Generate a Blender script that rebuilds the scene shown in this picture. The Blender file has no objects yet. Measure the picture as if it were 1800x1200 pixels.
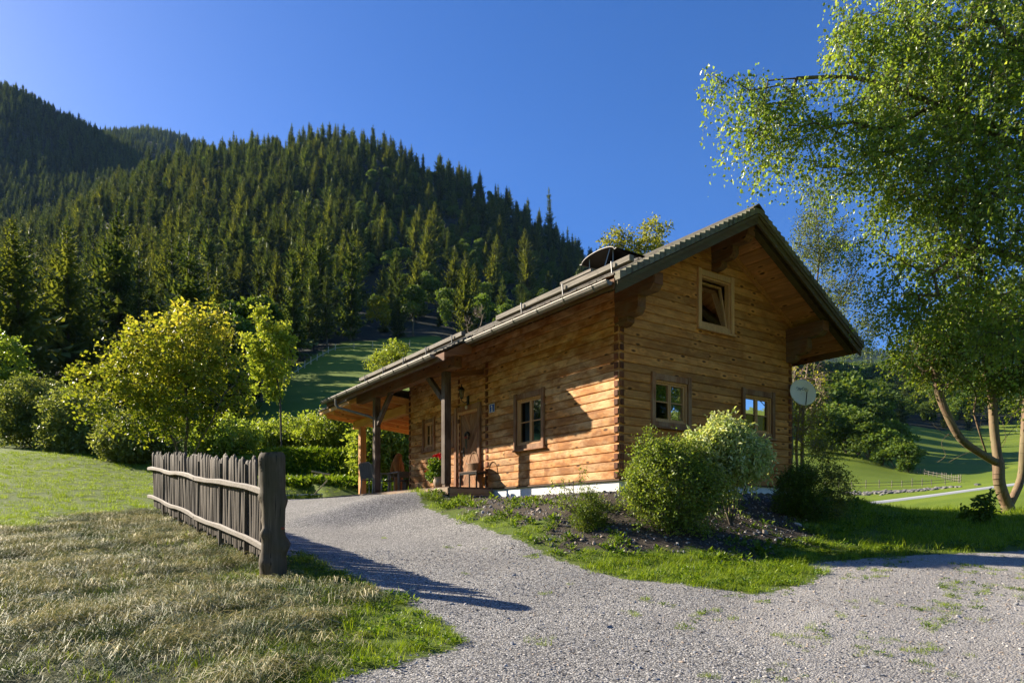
import bpy, math, random
import numpy as np
from mathutils import Vector, Matrix

random.seed(7)
rng = np.random.default_rng(7)
SC = bpy.context.scene
COL = SC.collection
EYE = 1.5                      # eye height; heights measured from the eye line get EYE added
FPX, HY = 1200.0, 915.0        # focal length and horizon row of the 1800 x 1200 photograph

# ------------------------------------------------------------------ camera
cam_d = bpy.data.cameras.new('camera')
cam = bpy.data.objects.new('camera', cam_d)
COL.objects.link(cam)
cam.location = (0, 0, EYE)
cam.rotation_euler = (math.radians(90), 0, 0)
cam_d.sensor_width = 36
cam_d.lens = 24
cam_d.shift_y = (HY - 600) / 1800
cam_d.clip_start = 0.05
cam_d.clip_end = 20000
SC.camera = cam

# ------------------------------------------------------------------ sky and sun
SUN_EL = math.radians(27.5)
SUN_AZ = math.atan2(-0.908, 0.419)      # direction to the sun, from +Y towards +X
world = bpy.data.worlds.new('World')
SC.world = world
world.use_nodes = True
wn, wl = world.node_tree.nodes, world.node_tree.links
wn.clear()
w_out = wn.new('ShaderNodeOutputWorld')
w_bg = wn.new('ShaderNodeBackground')
w_sky = wn.new('ShaderNodeTexSky')
w_sky.sky_type = 'NISHITA'
w_sky.sun_disc = False
w_sky.sun_elevation = SUN_EL
w_sky.sun_rotation = SUN_AZ
w_sky.altitude = 900
w_sky.air_density = 0.8
w_sky.dust_density = 1.0
w_sky.ozone_density = 3.0
w_hs = wn.new('ShaderNodeHueSaturation')
w_hs.inputs['Hue'].default_value = 0.512
w_hs.inputs['Saturation'].default_value = 1.3
w_hs.inputs['Value'].default_value = 1.0
wl.new(w_sky.outputs[0], w_hs.inputs['Color'])
wl.new(w_hs.outputs[0], w_bg.inputs['Color'])
w_bg.inputs['Strength'].default_value = 0.072
wl.new(w_bg.outputs[0], w_out.inputs['Surface'])

sun_d = bpy.data.lights.new('sun', 'SUN')
sun = bpy.data.objects.new('sun', sun_d)
COL.objects.link(sun)
sun_dir = Vector((math.sin(SUN_AZ) * math.cos(SUN_EL), math.cos(SUN_AZ) * math.cos(SUN_EL), math.sin(SUN_EL)))
sun.rotation_euler = sun_dir.to_track_quat('Z', 'Y').to_euler()
sun.location = (-20, 10, 30)
sun_d.energy = 4.7
sun_d.angle = math.radians(0.55)
sun_d.color = (1.0, 0.89, 0.72)

SC.view_settings.view_transform = 'Standard'
SC.view_settings.look = 'None'
SC.view_settings.gamma = 1
SC.view_settings.use_curve_mapping = False
SC.view_settings.exposure = 1.58
SC.render.engine = 'CYCLES'
SC.cycles.use_denoising = True
SC.cycles.max_bounces = 6
SC.cycles.diffuse_bounces = 4
SC.cycles.glossy_bounces = 3
SC.cycles.transmission_bounces = 4
SC.cycles.transparent_max_bounces = 6
SC.cycles.volume_bounces = 1
SC.cycles.caustics_reflective = False
SC.cycles.caustics_refractive = False


# ------------------------------------------------------------------ helpers
def W(px, py, Y):
    """world point seen at photograph pixel px, py at depth Y"""
    return Vector(((px - 900) / FPX * Y, Y, EYE + (HY - py) / FPX * Y))


def tag(o, label=None, cat=None, group=None, kind=None):
    if label: o['label'] = label
    if cat: o['category'] = cat
    if group: o['group'] = group
    if kind: o['kind'] = kind
    return o


def link(o, parent=None):
    COL.objects.link(o)
    if parent is not None: o.parent = parent
    return o


def empty(name, loc=(0, 0, 0), rz=0.0):
    o = bpy.data.objects.new(name, None)
    o.empty_display_size = 0.2
    COL.objects.link(o)
    o.location = loc
    o.rotation_euler = (0, 0, rz)
    return o


class MB:
    """collects shapes, builds one mesh object"""
    def __init__(self):
        self.v, self.f, self.m = [], [], []

    def add(self, verts, faces, mi=0):
        b = len(self.v)
        self.v += [tuple(p) for p in verts]
        self.f += [tuple(b + i for i in f) for f in faces]
        self.m += [mi] * len(faces)
        return self

    def box(self, x0, x1, y0, y1, z0, z1, mi=0, bev=0.0, M=None):
        if bev <= 0:
            vs = [(x, y, z) for x in (x0, x1) for y in (y0, y1) for z in (z0, z1)]
            fs = [(0, 1, 3, 2), (4, 6, 7, 5), (0, 4, 5, 1), (2, 3, 7, 6), (0, 2, 6, 4), (1, 5, 7, 3)]
        else:
            b = min(bev, (x1 - x0) * .4, (y1 - y0) * .4, (z1 - z0) * .4)
            ring = [(x0 + b, y0), (x1 - b, y0), (x1, y0 + b), (x1, y1 - b), (x1 - b, y1), (x0 + b, y1), (x0, y1 - b), (x0, y0 + b)]
            cx, cy = (x0 + x1) / 2, (y0 + y1) / 2
            inn = [(x0 + b, y0 + b), (x1 - b, y0 + b), (x1 - b, y0 + b), (x1 - b, y1 - b), (x1 - b, y1 - b), (x0 + b, y1 - b), (x0 + b, y1 - b), (x0 + b, y0 + b)]
            vs = [(p[0], p[1], z0) for p in inn] + [(p[0], p[1], z0 + b) for p in ring] + [(p[0], p[1], z1 - b) for p in ring] + [(p[0], p[1], z1) for p in inn]
            fs = []
            for L in range(3):
                for i in range(8):
                    j = (i + 1) % 8
                    fs.append((L * 8 + i, L * 8 + j, L * 8 + 8 + j, L * 8 + 8 + i))
            fs += [(0, 6, 4, 2), (24, 26, 28, 30)]
        if M is not None: vs = [M @ Vector(p) for p in vs]
        return self.add(vs, fs, mi)

    def bar(self, a, b, w, h, mi=0, bev=0.0, up=(0, 0, 1)):
        """box beam from a to b, w across, h along up"""
        a, b = Vector(a), Vector(b)
        d = b - a
        L = d.length
        x = d.normalized()
        u = Vector(up)
        if abs(x.dot(u)) > .99: u = Vector((0, 1, 0))
        y = u.cross(x).normalized()
        z = x.cross(y)
        M = Matrix((x, y, z)).transposed().to_4x4()
        M.translation = a
        return self.box(0, L, -w / 2, w / 2, -h / 2, h / 2, mi, bev, M)

    def tube(self, pts, rad, n=6, mi=0, caps=True, squash=1.0):
        pts = [Vector(p) for p in pts]
        if not hasattr(rad, '__len__'): rad = [rad] * len(pts)
        vs, fs = [], []
        ref = None
        for i, p in enumerate(pts):
            d = (pts[min(i + 1, len(pts) - 1)] - pts[max(i - 1, 0)])
            d = d.normalized() if d.length > 1e-9 else Vector((0, 0, 1))
            if ref is None:
                ref = Vector((0, 0, 1)) if abs(d.z) < .9 else Vector((1, 0, 0))
            x = d.cross(ref)
            if x.length < 1e-4: x = d.cross(Vector((0, 1, 0)))
            x.normalize()
            y = d.cross(x)
            ref = -y if False else ref
            for k in range(n):
                a = 2 * math.pi * k / n
                vs.append(p + (x * math.cos(a) + y * math.sin(a) * squash) * rad[i])
        for i in range(len(pts) - 1):
            for k in range(n):
                j = (k + 1) % n
                fs.append((i * n + k, i * n + j, (i + 1) * n + j, (i + 1) * n + k))
        if caps:
            fs.append(tuple(range(n - 1, -1, -1)))
            fs.append(tuple((len(pts) - 1) * n + k for k in range(n)))
        return self.add(vs, fs, mi)

    def prism(self, poly, a, b, mi=0):
        """poly: list of 3-D points, extruded by vector (a -> b)"""
        a, b = Vector(a), Vector(b)
        n = len(poly)
        vs = [Vector(p) + a for p in poly] + [Vector(p) + b for p in poly]
        fs = [tuple(range(n - 1, -1, -1)), tuple(range(n, 2 * n))]
        fs += [(i, (i + 1) % n, n + (i + 1) % n, n + i) for i in range(n)]
        return self.add(vs, fs, mi)

    def lathe(self, prof, n=16, c=(0, 0, 0), mi=0, wob=None):
        vs, fs = [], []
        for i, (r_, z) in enumerate(prof):
            for k in range(n):
                a = 2 * math.pi * k / n
                w = wob(a, z) if wob else 1
                vs.append((c[0] + r_ * w * math.cos(a), c[1] + r_ * w * math.sin(a), c[2] + z))
        for i in range(len(prof) - 1):
            for k in range(n):
                j = (k + 1) % n
                fs.append((i * n + k, i * n + j, (i + 1) * n + j, (i + 1) * n + k))
        fs.append(tuple(range(n - 1, -1, -1)))
        fs.append(tuple((len(prof) - 1) * n + k for k in range(n)))
        return self.add(vs, fs, mi)

    def mesh(self, name, mats, smooth=False, off=(0, 0, 0)):
        me = bpy.data.meshes.new(name)
        me.from_pydata([(p[0] - off[0], p[1] - off[1], p[2] - off[2]) for p in self.v], [], self.f)
        for m in (mats if isinstance(mats, (list, tuple)) else [mats]): me.materials.append(m)
        if any(self.m): me.polygons.foreach_set('material_index', self.m)
        # faces built by hand get consistent outward normals
        import bmesh
        bm = bmesh.new(); bm.from_mesh(me)
        bmesh.ops.recalc_face_normals(bm, faces=bm.faces)
        bm.to_mesh(me); bm.free()
        if smooth:
            me.polygons.foreach_set('use_smooth', [True] * len(me.polygons))
            me.set_sharp_from_angle(angle=math.radians(50))
        return me

    def build(self, name, mats, parent=None, smooth=False, off=(0, 0, 0)):
        me = self.mesh(name, mats, smooth, off)
        return link(bpy.data.objects.new(name, me), parent)


def np_mesh(name, V, F, mats, attrs=None, smooth=False):
    """fast mesh: V (n,3) array, F (m,k) array of one face size"""
    me = bpy.data.meshes.new(name)
    V = np.asarray(V, dtype=np.float32)
    F = np.asarray(F, dtype=np.int32)
    k = F.shape[1]
    me.vertices.add(len(V))
    me.vertices.foreach_set('co', V.ravel())
    me.loops.add(F.size)
    me.loops.foreach_set('vertex_index', F.ravel())
    me.polygons.add(len(F))
    me.polygons.foreach_set('loop_start', np.arange(0, F.size, k, dtype=np.int32))
    me.polygons.foreach_set('loop_total', np.full(len(F), k, dtype=np.int32))
    if smooth: me.polygons.foreach_set('use_smooth', np.ones(len(F), dtype=bool))
    for m in (mats if isinstance(mats, (list, tuple)) else [mats]): me.materials.append(m)
    for nm, arr in (attrs or {}).items():
        arr = np.asarray(arr, dtype=np.float32)
        if arr.ndim == 1:
            a = me.attributes.new(nm, 'FLOAT', 'POINT'); a.data.foreach_set('value', arr)
        else:
            a = me.attributes.new(nm, 'FLOAT_VECTOR', 'POINT'); a.data.foreach_set('vector', arr.ravel())
    me.update(calc_edges=True)
    me.validate()
    return me


# ------------------------------------------------------------------ materials
class NT:
    def __init__(self, name):
        self.mat = bpy.data.materials.new(name)
        self.mat.use_nodes = True
        self.t = self.mat.node_tree
        self.t.nodes.clear()
        self.out = self.t.nodes.new('ShaderNodeOutputMaterial')

    def n(self, typ, **kw):
        nd = self.t.nodes.new('ShaderNode' + typ)
        for k, v in kw.items():
            if k.startswith('_'): setattr(nd, k[1:], v)
        return nd

    def l(self, a, b):
        self.t.links.new(a, b)

    def val(self, sock, v):
        if hasattr(v, 'is_output'): self.l(v, sock)
        elif v is not None: sock.default_value = v

    def coord(self, kind='Object'):
        return self.n('TexCoord').outputs[kind]

    def mapping(self, vec, scale=(1, 1, 1), loc=(0, 0, 0)):
        m = self.n('Mapping')
        self.l(vec, m.inputs['Vector'])
        m.inputs['Scale'].default_value = scale
        m.inputs['Location'].default_value = loc
        return m.outputs[0]

    def noise(self, vec, scale=5, detail=4, rough=.55, dist=0.0, out=0):
        nd = self.n('TexNoise')
        self.l(vec, nd.inputs['Vector'])
        nd.inputs['Scale'].default_value = scale
        nd.inputs['Detail'].default_value = detail
        nd.inputs['Roughness'].default_value = rough
        nd.inputs['Distortion'].default_value = dist
        return nd.outputs[out]

    def voronoi(self, vec, scale=5, feature='F1', out='Distance', rnd=1.0):
        nd = self.n('TexVoronoi', _feature=feature)
        self.l(vec, nd.inputs['Vector'])
        nd.inputs['Scale'].default_value = scale
        nd.inputs['Randomness'].default_value = rnd
        return nd.outputs[out]

    def ramp(self, fac, stops, interp='LINEAR'):
        r = self.n('ValToRGB')
        r.color_ramp.interpolation = interp
        els = r.color_ramp.elements
        while len(els) < len(stops): els.new(.5)
        for e, (p, c) in zip(els, stops):
            e.position = p
            e.color = (c, c, c, 1) if not hasattr(c, '__len__') else (*c[:3], 1)
        self.val(r.inputs[0], fac)
        return r.outputs[0]

    def mix(self, fac, a, b, blend='MIX'):
        m = self.n('Mix', _data_type='RGBA', _blend_type=blend)
        self.val(m.inputs[0], fac)
        for s, v in ((m.inputs[6], a), (m.inputs[7], b)):
            if hasattr(v, 'is_output'): self.l(v, s)
            elif hasattr(v, '__len__'): s.default_value = (*v[:3], 1)
            else: s.default_value = (v, v, v, 1)
        return m.outputs[2]

    def math(self, op, a, b=None, clamp=False):
        m = self.n('Math', _operation=op, _use_clamp=clamp)
        self.val(m.inputs[0], a)
        if b is not None: self.val(m.inputs[1], b)
        return m.outputs[0]

    def vadd(self, a, b):
        m = self.n('VectorMath', _operation='ADD')
        self.l(a, m.inputs[0]); self.l(b, m.inputs[1])
        return m.outputs[0]

    def objrand(self):
        return self.n('ObjectInfo').outputs['Random']

    def attr(self, name, out='Fac'):
        a = self.n('Attribute')
        a.attribute_name = name
        return a.outputs[out]

    def bump(self, h, strength=.5, dist=.02, normal=None):
        b = self.n('Bump')
        self.l(h, b.inputs['Height'])
        b.inputs['Strength'].default_value = strength
        b.inputs['Distance'].default_value = dist
        if normal is not None: self.l(normal, b.inputs['Normal'])
        return b.outputs[0]

    def principled(self, color, rough=.7, metal=0.0, normal=None, spec=.5, sheen=None):
        p = self.n('BsdfPrincipled')
        s = p.inputs['Base Color']
        if hasattr(color, 'is_output'): self.l(color, s)
        else: s.default_value = (*color[:3], 1)
        self.val(p.inputs['Roughness'], rough)
        p.inputs['Metallic'].default_value = metal
        p.inputs['Specular IOR Level'].default_value = spec
        if normal is not None: self.l(normal, p.inputs['Normal'])
        return p.outputs[0]

    def done(self, shader):
        self.l(shader, self.out.inputs['Surface'])
        return self.mat


def wood(name, lo, hi, axis=0, grain=1.0, weather=None, w_amt=.5, var=.35, knots=True, rough=.75, crack=0.0, spots=None, stain=0.0):
    """timber with the grain along axis; every piece gets its own tone and its own stretch of grain"""
    t = NT(name)
    co = t.coord('Object')
    rnd = t.objrand()
    cmb = t.n('CombineXYZ')
    for i, k in enumerate((37.0, 71.0, 53.0)): t.l(t.math('MULTIPLY', rnd, k), cmb.inputs[i])
    co = t.vadd(co, cmb.outputs[0])
    sc = [26 * grain] * 3; sc[axis] = 1.3 * grain
    g = t.noise(t.mapping(co, sc), 1.0, 5, .6, .6)
    sc2 = [5.0] * 3; sc2[axis] = .8
    big = t.noise(t.mapping(co, sc2), 1.0, 3, .5)
    col = t.mix(t.ramp(g, [(.3, 0), (.72, 1)]), lo, hi)
    mid = tuple(a * .5 + b * .5 for a, b in zip(lo, hi))
    col = t.mix(t.ramp(big, [(.35, 0), (.7, .55)]), col, tuple(c * .8 for c in mid))
    if weather is not None:
        wn_ = t.noise(t.mapping(co, [1.6 if i == axis else 3.2 for i in range(3)]), 1.0, 4, .65)
        col = t.mix(t.math('MULTIPLY', t.ramp(wn_, [(.42, 0), (.58, 1)]), w_amt), col, weather)
    if stain > 0:
        ss = [5.5] * 3; ss[axis] = 2.2
        st_ = t.noise(t.mapping(co, ss, (7, 3, 5)), 1.0, 6, .7, .8)
        col = t.mix(t.math('MULTIPLY', t.ramp(st_, [(.46, 0), (.60, 1)]), stain), col, tuple(c * .62 for c in lo))
        sv = [30.0] * 3; sv[axis] = 3.0
        fl = t.noise(t.mapping(co, sv, (1, 9, 4)), 1.0, 3, .6)
        col = t.mix(t.math('MULTIPLY', t.ramp(fl, [(.56, 0), (.66, 1)]), stain * .8), col, tuple(c * .5 for c in lo))
    if knots:
        sk = [6.0] * 3; sk[axis] = 2.4
        kd = t.voronoi(t.mapping(co, sk), 1.0)
        kc = t.ramp(kd, [(.0, 1), (.12, .95), (.19, .3), (.30, 0)])
        col = t.mix(t.math('MULTIPLY', kc, .92), col, tuple(c * .22 for c in lo))
        halo = t.ramp(kd, [(.10, 0), (.2, .5), (.36, 0)])
        col = t.mix(halo, col, tuple(min(1, c * 1.25) for c in hi))
    if crack > 0:
        sc3 = [38.0] * 3; sc3[axis] = 1.1
        ck = t.noise(t.mapping(co, sc3), 1.0, 2, .5)
        col = t.mix(t.math('MULTIPLY', t.ramp(ck, [(.30, 1), (.40, 0)]), crack), col, tuple(c * .15 for c in lo))
    if spots is not None:
        sp = t.noise(co, 9, 3, .6)
        col = t.mix(t.ramp(sp, [(.58, 0), (.66, .7)]), col, spots)
    br = t.math('ADD', t.math('MULTIPLY', rnd, var), 1 - var / 2)
    col = t.mix(1.0, col, br, 'MULTIPLY')
    return t.done(t.principled(col, rough, 0, t.bump(g, .35, .006), .25))


def plain(name, col, rough=.6, metal=0.0, nscale=None, namt=.25, bump=0.0, spec=.4):
    t = NT(name)
    c = col
    nrm = None
    if nscale:
        nz = t.noise(t.coord('Object'), nscale, 4, .6)
        c = t.mix(t.math('MULTIPLY', t.ramp(nz, [(.35, 0), (.65, 1)]), namt * 2, True), col, tuple(x * .45 for x in col))
        if bump: nrm = t.bump(nz, bump, .01)
    return t.done(t.principled(c, rough, metal, nrm, spec))


def leafmat(name, stops, trans=.45, rough=.45, spec=.35, tint=(1.25, 1.15, .45), ov=.25):
    """leaf: colour from the per-leaf attribute, part of the light passes through"""
    t = NT(name)
    v = t.attr('leafv')
    col = t.ramp(v, stops)
    br = t.math('ADD', t.math('MULTIPLY', t.objrand(), ov), 1 - ov / 2)
    col = t.mix(1.0, col, br, 'MULTIPLY')
    p = t.principled(col, rough, 0, None, spec)
    tr = t.n('BsdfTranslucent')
    t.l(t.mix(1.0, col, tint, 'MULTIPLY'), tr.inputs['Color'])
    ms = t.n('MixShader')
    ms.inputs[0].default_value = trans
    t.l(p, ms.inputs[1]); t.l(tr.outputs[0], ms.inputs[2])
    return t.done(ms.outputs[0])


M = {}
M['log_s'] = wood('sunburnt_log_long_wall', (.25, .082, .018), (.64, .29, .085), 1, 1.0, (.82, .53, .27), .6, .42, stain=.42)
M['log_g'] = wood('brightened_log_gable_wall', (.30, .10, .022), (.70, .31, .08), 0, 1.0, (.60, .32, .11), .45, .42, stain=.38)  # shade-side logs: colour raised in place of missing fill light
M['log_end'] = wood('log_end_grain', (.06, .016, .006), (.27, .09, .03), 2, .5, None, 0, .8, False)
M['beam_y'] = wood('brown_beam_lengthwise', (.09, .034, .013), (.24, .105, .040), 1, 1.0, (.17, .125, .08), .5, .3)
M['beam_x'] = wood('brown_beam_crosswise', (.10, .036, .013), (.27, .115, .042), 0, 1.0, None, 0, .3)
M['beam_z'] = wood('dark_weathered_post', (.035, .022, .016), (.12, .075, .05), 2, 1.0, (.2, .16, .13), .45, .25, False, crack=.5)
M['barge'] = wood('mossy_barge_board', (.05, .032, .014), (.14, .092, .036), 0, 1.0, (.095, .09, .04), .5, .2, False, crack=.4)
M['soffit'] = wood('soffit_timber', (.32, .115, .035), (.68, .32, .11), 1, 1.0, (.36, .2, .09), .3, .35)
M['frame'] = wood('window_timber', (.42, .19, .07), (.80, .45, .20), 2, 1.2, (.6, .4, .22), .3, .12, False)
M['casing'] = wood('weathered_casing', (.13, .05, .022), (.38, .17, .075), 2, 1.0, (.42, .27, .16), .5, .35, False, crack=.5)
M['door'] = wood('door_timber', (.17, .07, .026), (.42, .19, .075), 2, 1.0, (.36, .24, .13), .4, .5, False)
M['new'] = wood('fresh_larch', (.62, .27, .08), (.90, .50, .19), 1, .8, None, 0, .18)
M['new_z'] = wood('fresh_larch_upright', (.48, .21, .075), (.76, .42, .18), 2, .8, None, 0, .18)
M['new_x'] = wood('fresh_larch_cross', (.62, .27, .08), (.90, .50, .19), 0, .8, None, 0, .18)
M['grey_z'] = wood('silver_grey_picket', (.024, .018, .013), (.135, .105, .078), 2, 1.3, (.22, .19, .16), .3, .8, False, crack=.8)
M['grey_x'] = wood('silver_grey_rail', (.13, .108, .088), (.37, .325, .28), 0, 1.2, (.27, .25, .22), .5, .25, False, crack=.6)
M['grey_y'] = wood('silver_grey_beam', (.10, .085, .065), (.34, .30, .245), 1, 1.2, None, 0, .25, False, crack=.9, spots=(.1, .09, .07))
M['grey_post'] = wood('old_gate_post', (.035, .026, .018), (.20, .155, .105), 2, .8, (.08, .065, .035), .6, .1, False, crack=.8)
M['shingle'] = wood('old_larch_shingle', (.04, .033, .027), (.145, .12, .10), 0, 1.0, (.10, .10, .07), .5, .6, False, crack=.5)
M['rake_shingle'] = wood('mossy_shingle_end', (.09, .08, .055), (.24, .22, .155), 0, 1.0, (.16, .165, .11), .6, .5, False)
M['deck'] = wood('terrace_board', (.16, .10, .06), (.36, .24, .15), 0, 1.0, (.3, .26, .2), .5, .3, False)
M['darkwood_x'] = wood('dark_sill_timber', (.06, .035, .022), (.18, .11, .07), 1, 1.0, None, 0, .3, False, crack=.4)
M['plaster'] = plain('white_plaster', (.80, .80, .78), .85, 0, 6, .06, .15)
M['zinc'] = plain('zinc_gutter', (.22, .20, .17), .55, .3, 8, .3)
M['hood'] = plain('dark_chimney_sheet', (.028, .025, .023), .45, .6, 6, .2)
M['black'] = plain('black_iron', (.015, .015, .016), .4, .5)
M['plastic'] = plain('cream_plastic', (.62, .58, .5), .4)
M['dish'] = plain('satin_grey_dish', (.84, .84, .84), .45, 0, 3, .05)
M['blueprint'] = plain('blue_print', (.05, .13, .28), .5)
M['enamel'] = plain('blue_enamel', (.008, .07, .42), .25)
M['white'] = plain('white_enamel', (.8, .8, .8), .3)
M['curtain'] = plain('white_curtain', (.22, .24, .28), .9, 0, 20, .1)
M['inner'] = plain('dark_room_wall', (.07, .05, .035), .9)
M['clay'] = plain('pale_clay_pot', (.42, .30, .21), .8, 0, 12, .2)
M['steel'] = plain('brushed_grey_metal', (.33, .33, .33), .4, .7)
M['mesh_fabric'] = plain('grey_chair_weave', (.12, .115, .11), .8)
M['tabletop'] = plain('grey_tabletop', (.30, .27, .24), .5, 0, 8, .2)
M['carving'] = wood('carved_orange_wood', (.22, .07, .02), (.60, .25, .08), 2, 1.0, (.1, .05, .03), .5, .1, False)
M['membrane'] = plain('black_drain_sheet', (.02, .02, .022), .5)
M['rust'] = plain('rusty_bolt', (.25, .05, .03), .7)
M['wicker'] = wood('brown_wicker', (.12, .06, .03), (.33, .19, .09), 0, 2.0, None, 0, .4, False)
M['pale'] = plain('bleached_wood', (.55, .47, .36), .8, 0, 14, .2)
M['stone'] = plain('grey_boulder', (.21, .20, .185), .9, 0, 5, .35, .6)
M['red'] = plain('red_petals', (.62, .012, .012), .55)


def glassmat():
    t = NT('window_glass')
    g = t.n('BsdfGlossy'); g.inputs['Roughness'].default_value = .02
    tr = t.n('BsdfTransparent'); tr.inputs['Color'].default_value = (.62, .68, .70, 1)
    fr = t.n('Fresnel'); fr.inputs['IOR'].default_value = 1.6
    nz = t.noise(t.coord('Object'), 3.0, 2, .5)
    t.l(t.bump(nz, .12, .01), g.inputs['Normal'])
    ms = t.n('MixShader')
    t.l(t.math('ADD', t.math('MULTIPLY', fr.outputs[0], .75), .03, True), ms.inputs[0])
    t.l(tr.outputs[0], ms.inputs[1]); t.l(g.outputs[0], ms.inputs[2])
    return t.done(ms.outputs[0])


M['glass'] = glassmat()

M['birch_leaf'] = leafmat('birch_leaves', [(0, (.09, .155, .03)), (.4, (.165, .25, .04)), (.75, (.26, .33, .055)), (1, (.48, .46, .10))], .54, .33, .5, (1.45, 1.4, .65))
M['gold_leaf'] = leafmat('golden_maple_leaves', [(0, (.08, .13, .012)), (.4, (.20, .25, .018)), (.75, (.37, .38, .04)), (1, (.52, .46, .06))], .5, .45, .35, (1.15, 1.1, .7))
M['lime_leaf'] = leafmat('young_tree_leaves', [(0, (.12, .19, .02)), (.5, (.30, .38, .04)), (1, (.54, .56, .08))], .52, .45, .35, (1.15, 1.1, .7))
M['bush_leaf'] = leafmat('bush_leaves', [(0, (.075, .14, .018)), (.5, (.16, .25, .035)), (1, (.34, .42, .09))], .5)
M['pale_leaf'] = leafmat('variegated_leaves', [(0, (.15, .25, .07)), (.5, (.36, .46, .18)), (1, (.66, .68, .42))], .45)
M['yew_leaf'] = leafmat('yew_needles', [(0, (.03, .065, .008)), (.6, (.085, .155, .012)), (1, (.20, .26, .02))], .35)
M['willow_leaf'] = leafmat('willow_leaves', [(0, (.075, .115, .035)), (.5, (.17, .225, .07)), (1, (.29, .33, .12))], .45)
M['dark_leaf'] = leafmat('dark_green_broadleaves', [(0, (.065, .115, .018)), (.6, (.14, .22, .03)), (1, (.32, .36, .06))], .55)  # own dark green of the forked tree and sapling leaves
M['rust_leaf'] = leafmat('thin_autumn_leaves', [(0, (.10, .125, .025)), (.5, (.21, .24, .045)), (1, (.38, .36, .08))], .5)
M['spruce'] = leafmat('spruce_needles', [(0, (.036, .066, .018)), (.5, (.115, .160, .036)), (1, (.235, .265, .065))], .3, .6, .2, (1.2, 1.1, .5), .6)
M['larch'] = leafmat('larch_needles', [(0, (.07, .10, .02)), (.5, (.16, .19, .035)), (1, (.29, .31, .06))], .355, .6, .2, (1.2, 1.1, .5), .4)
M['farleaf'] = leafmat('forest_broadleaves', [(0, (.04, .08, .014)), (.5, (.10, .17, .025)), (1, (.21, .27, .05))], .45, .6, .2, (1.2, 1.1, .5), .6)
M['farlime'] = leafmat('forest_yellow_leaves', [(0, (.14, .17, .014)), (.5, (.28, .30, .02)), (1, (.45, .42, .03))], .45)
M['grass'] = leafmat('lawn_grass', [(0, (.09, .16, .008)), (.5, (.21, .31, .014)), (.85, (.34, .44, .03)), (1, (.50, .50, .15))], .45, .5, .3, (1.2, 1.15, .4), .35)
M['weed'] = leafmat('weed_leaves', [(0, (.05, .12, .012)), (.6, (.12, .21, .02)), (1, (.22, .30, .04))], .4)
M['hay'] = leafmat('mown_hay', [(0, (.045, .080, .022)), (.35, (.10, .135, .045)), (.7, (.29, .285, .13)), (1, (.68, .59, .38))], .2, .6, .3, (1.1, 1.05, .8), .35)
M['bark'] = wood('tree_bark', (.05, .04, .03), (.17, .13, .095), 2, .6, (.2, .19, .12), .4, .2, False, crack=.5)
M['bark_pale'] = wood('rough_brown_bark', (.10, .065, .04), (.32, .21, .13), 2, .9, (.22, .20, .10), .5, .2, False, crack=.6)
M['twig_pale'] = plain('bare_pale_twigs', (.30, .23, .17), .8)

# ------------------------------------------------------------------ the house frame (local x along the gable, y along the ridge)
TH = math.radians(34.28)
RX, RY = math.cos(TH), math.sin(TH)
CX, CY = 0.1567 * 12.6, 12.6
GZ = 0.56                                # ground at the house corner, from eye level


def to_local(x, y):
    dx, dy = x - CX, y - CY
    return dx * RX + dy * RY, -dx * RY + dy * RX


def from_local(t, s, z=0.0):
    return Vector((CX + t * RX - s * RY, CY + t * RY + s * RX, EYE + z))


# ------------------------------------------------------------------ terrain height
ROWS = np.array([18, 24, 28, 30.3, 32, 40, 60, 100, 150, 230, 330, 450, 600, 760, 950, 1500, 2600, 4500], float)
TAB = {
    -300: [880, 838, 815, 800, 780, 765, 720, 690, 650, 620, 590, 580, 520, 420, 460, 560, 640],
    0:    [885, 843, 820, 800, 782, 764, 700, 645, 580, 515, 465, 435, 330, 168, 300, 420, 560],
    130:  [888, 850, 828, 806, 788, 770, 705, 640, 568, 495, 420, 395, 335, 232, 262, 420, 560],
    250:  [893, 860, 842, 818, 800, 778, 715, 645, 558, 468, 376, 328, 335, 310, 246, 420, 560],
    400:  [895, 866, 850, 803, 792, 775, 715, 640, 545, 450, 360, 286, 330, 380, 292, 420, 560],
    520:  [895, 868, 848, 797, 792, 770, 700, 620, 540, 450, 355, 273, 320, 380, 420, 480, 560],
    640:  [895, 870, 850, 799, 795, 768, 690, 613, 545, 455, 360, 276, 320, 380, 480, 520, 580],
    750:  [895, 870, 855, 803, 798, 770, 690, 612, 550, 470, 392, 326, 370, 430, 520, 560, 600],
    900:  [895, 872, 862, 840, 815, 780, 710, 645, 582, 522, 452, 388, 430, 480, 560, 590, 620],
    1050: [895, 875, 868, 855, 835, 800, 740, 690, 625, 575, 532, 490, 520, 560, 600, 620, 640],
    1200: [898, 885, 880, 875, 865, 840, 790, 740, 690, 650, 620, 600, 620, 640, 650, 650, 650],
    1400: [908, 916, 918, 919, 913, 896, 830, 768, 715, 692, 680, 675, 670, 668, 655, 642, 660],
    1500: [912, 926, 930, 929, 916, 890, 838, 770, 728, 706, 690, 680, 672, 666, 655, 624, 660],
    1620: [914, 930, 934, 932, 915, 876, 845, 795, 748, 715, 695, 682, 674, 668, 660, 634, 660],
    1700: [914, 930, 934, 931, 910, 865, 840, 800, 755, 717, 698, 684, 676, 670, 662, 645, 660],
    1800: [914, 928, 932, 926, 902, 852, 828, 795, 745, 712, 690, 676, 670, 668, 664, 650, 660],
    2100: [910, 922, 926, 916, 885, 818, 800, 775, 730, 700, 680, 668, 665, 665, 664, 655, 660],
}
for c_, r_ in TAB.items():      # the bank behind the lawn rises steeply between 30 and 32 m
    r_.insert(3, 847 if c_ in (400, 520, 640, 750) else (r_[2] + r_[3]) / 2)
TCOL = np.array(sorted(TAB), float)
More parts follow.
